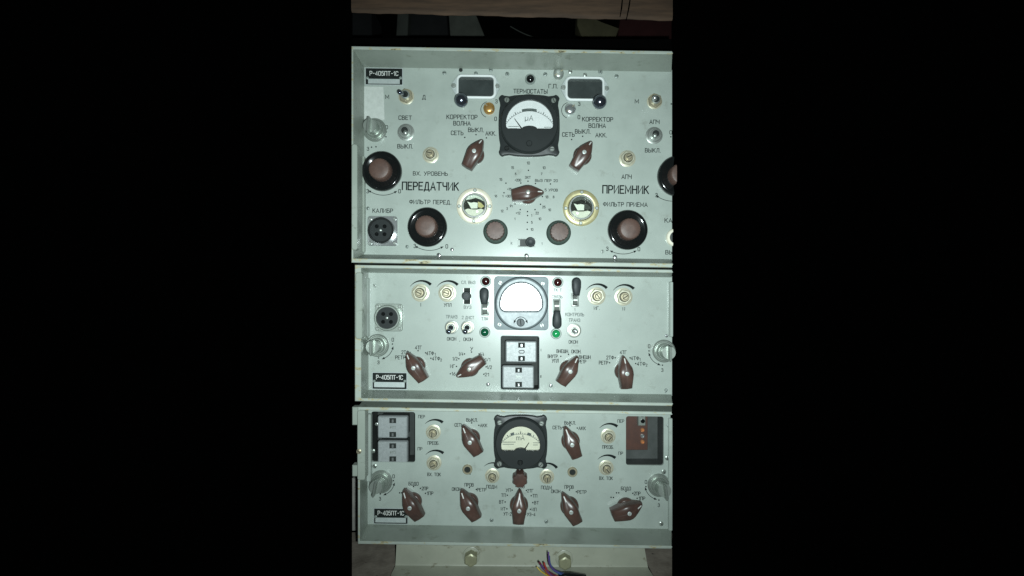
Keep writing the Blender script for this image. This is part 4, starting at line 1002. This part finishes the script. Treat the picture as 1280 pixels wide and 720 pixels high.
k = (600+26)/600
rm = MB(); rm.prism([(640-200*k, 360-313*k), (640+200*k, 360-311.5*k), (640+200*k, 360-270*k), (640-200*k, 360-276*k)], [(0, -40), (0, -26.6), (.6, -26)]); ro = rm.build('rack_rail', 'rail', None)
tag(ro, 'matt black rail running just above the topmost radio unit', 'rail')

# wooden beam: a weathered half-round baulk with a checked face
def beam():
    mb = MB(); h0 = -70; k = 670/600
    rings = []
    N_ = 48
    for i in range(N_+1):
        px = 439+402*i/N_
        x = 640+(px-640)*k
        yb = 360+(15+10*(px-440)/400-360)*k+.5*math.sin(px*.07)+.35*math.sin(px*.23)
        wv = .4*math.sin(px*.05)
        prof = [(-60, h0-46), (-60, h0-1), (-30, h0+wv), (-6, h0), (-2.4, h0-.9), (-.6, h0-2.8), (-1.5, h0-5), (-30, h0-41), (-34, h0-45)]
        rings.append([(x, yb+dy, hh) for dy, hh in prof])
    mb.loops(rings)
    o = mb.build('wooden_beam', 'wood', None, smooth=40)
    WORG[o.name] = w3(0, 0, 0)*0+o.location
    for (a, b) in (((788, -4), (783, 24.5)), ((778, -2), (775, 21))):      # drying checks in the wood
        q = MB()
        P = [(640+(x-640)*k, 360+(y-360)*k) for x, y in ((a[0]-.7, a[1]), (a[0]+.7, a[1]), ((a[0]+b[0])/2+1.3, 10), (b[0]+.5, b[1]), (b[0]-.4, b[1]), ((a[0]+b[0])/2-.6, 11))]
        q.prism(P, [(0, h0-3), (0, h0+.75)]); q.build('crack', 'rail', o)
    return o
bm_o = beam(); tag(bm_o, 'dark brown weathered wooden beam across the top above the black gap', 'beam')

def slab(name, poly, h, th, m, label, cat):
    k = (600-h)/600
    mb = MB(); P = [(640+(x-640)*k, 360+(y-360)*k) for x, y in poly]
    mb.prism(P, [(0, h-th), (0, h-1.2), (1.0, h)])
    o = mb.build(name, m, None); tag(o, label, cat); return o
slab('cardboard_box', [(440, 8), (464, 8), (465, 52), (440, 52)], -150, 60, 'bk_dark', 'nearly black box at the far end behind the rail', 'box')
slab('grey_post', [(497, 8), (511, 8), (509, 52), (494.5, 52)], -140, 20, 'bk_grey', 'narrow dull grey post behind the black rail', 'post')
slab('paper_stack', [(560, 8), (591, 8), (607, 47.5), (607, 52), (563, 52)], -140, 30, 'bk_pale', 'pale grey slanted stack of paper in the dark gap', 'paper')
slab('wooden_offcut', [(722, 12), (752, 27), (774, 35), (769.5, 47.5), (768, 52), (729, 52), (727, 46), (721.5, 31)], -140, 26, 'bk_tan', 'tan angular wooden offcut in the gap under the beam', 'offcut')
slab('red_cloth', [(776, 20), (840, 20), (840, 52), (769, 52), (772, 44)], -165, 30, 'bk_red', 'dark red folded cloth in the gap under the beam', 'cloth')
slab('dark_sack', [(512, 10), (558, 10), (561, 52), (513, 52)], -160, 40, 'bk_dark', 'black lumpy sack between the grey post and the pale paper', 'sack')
c = MB(); P = []
for i in range(13):
    t = i/12; x, y = 638+36*t, 33+15*t+2*math.sin(t*3)
    P.append((*tr(x, y, -130), -130))
c.tube(P, .9, 8); co = c.build('thin_cord', 'bk_grey', None, smooth=60); tag(co, 'thin grey cord slanting through the black gap', 'cord')
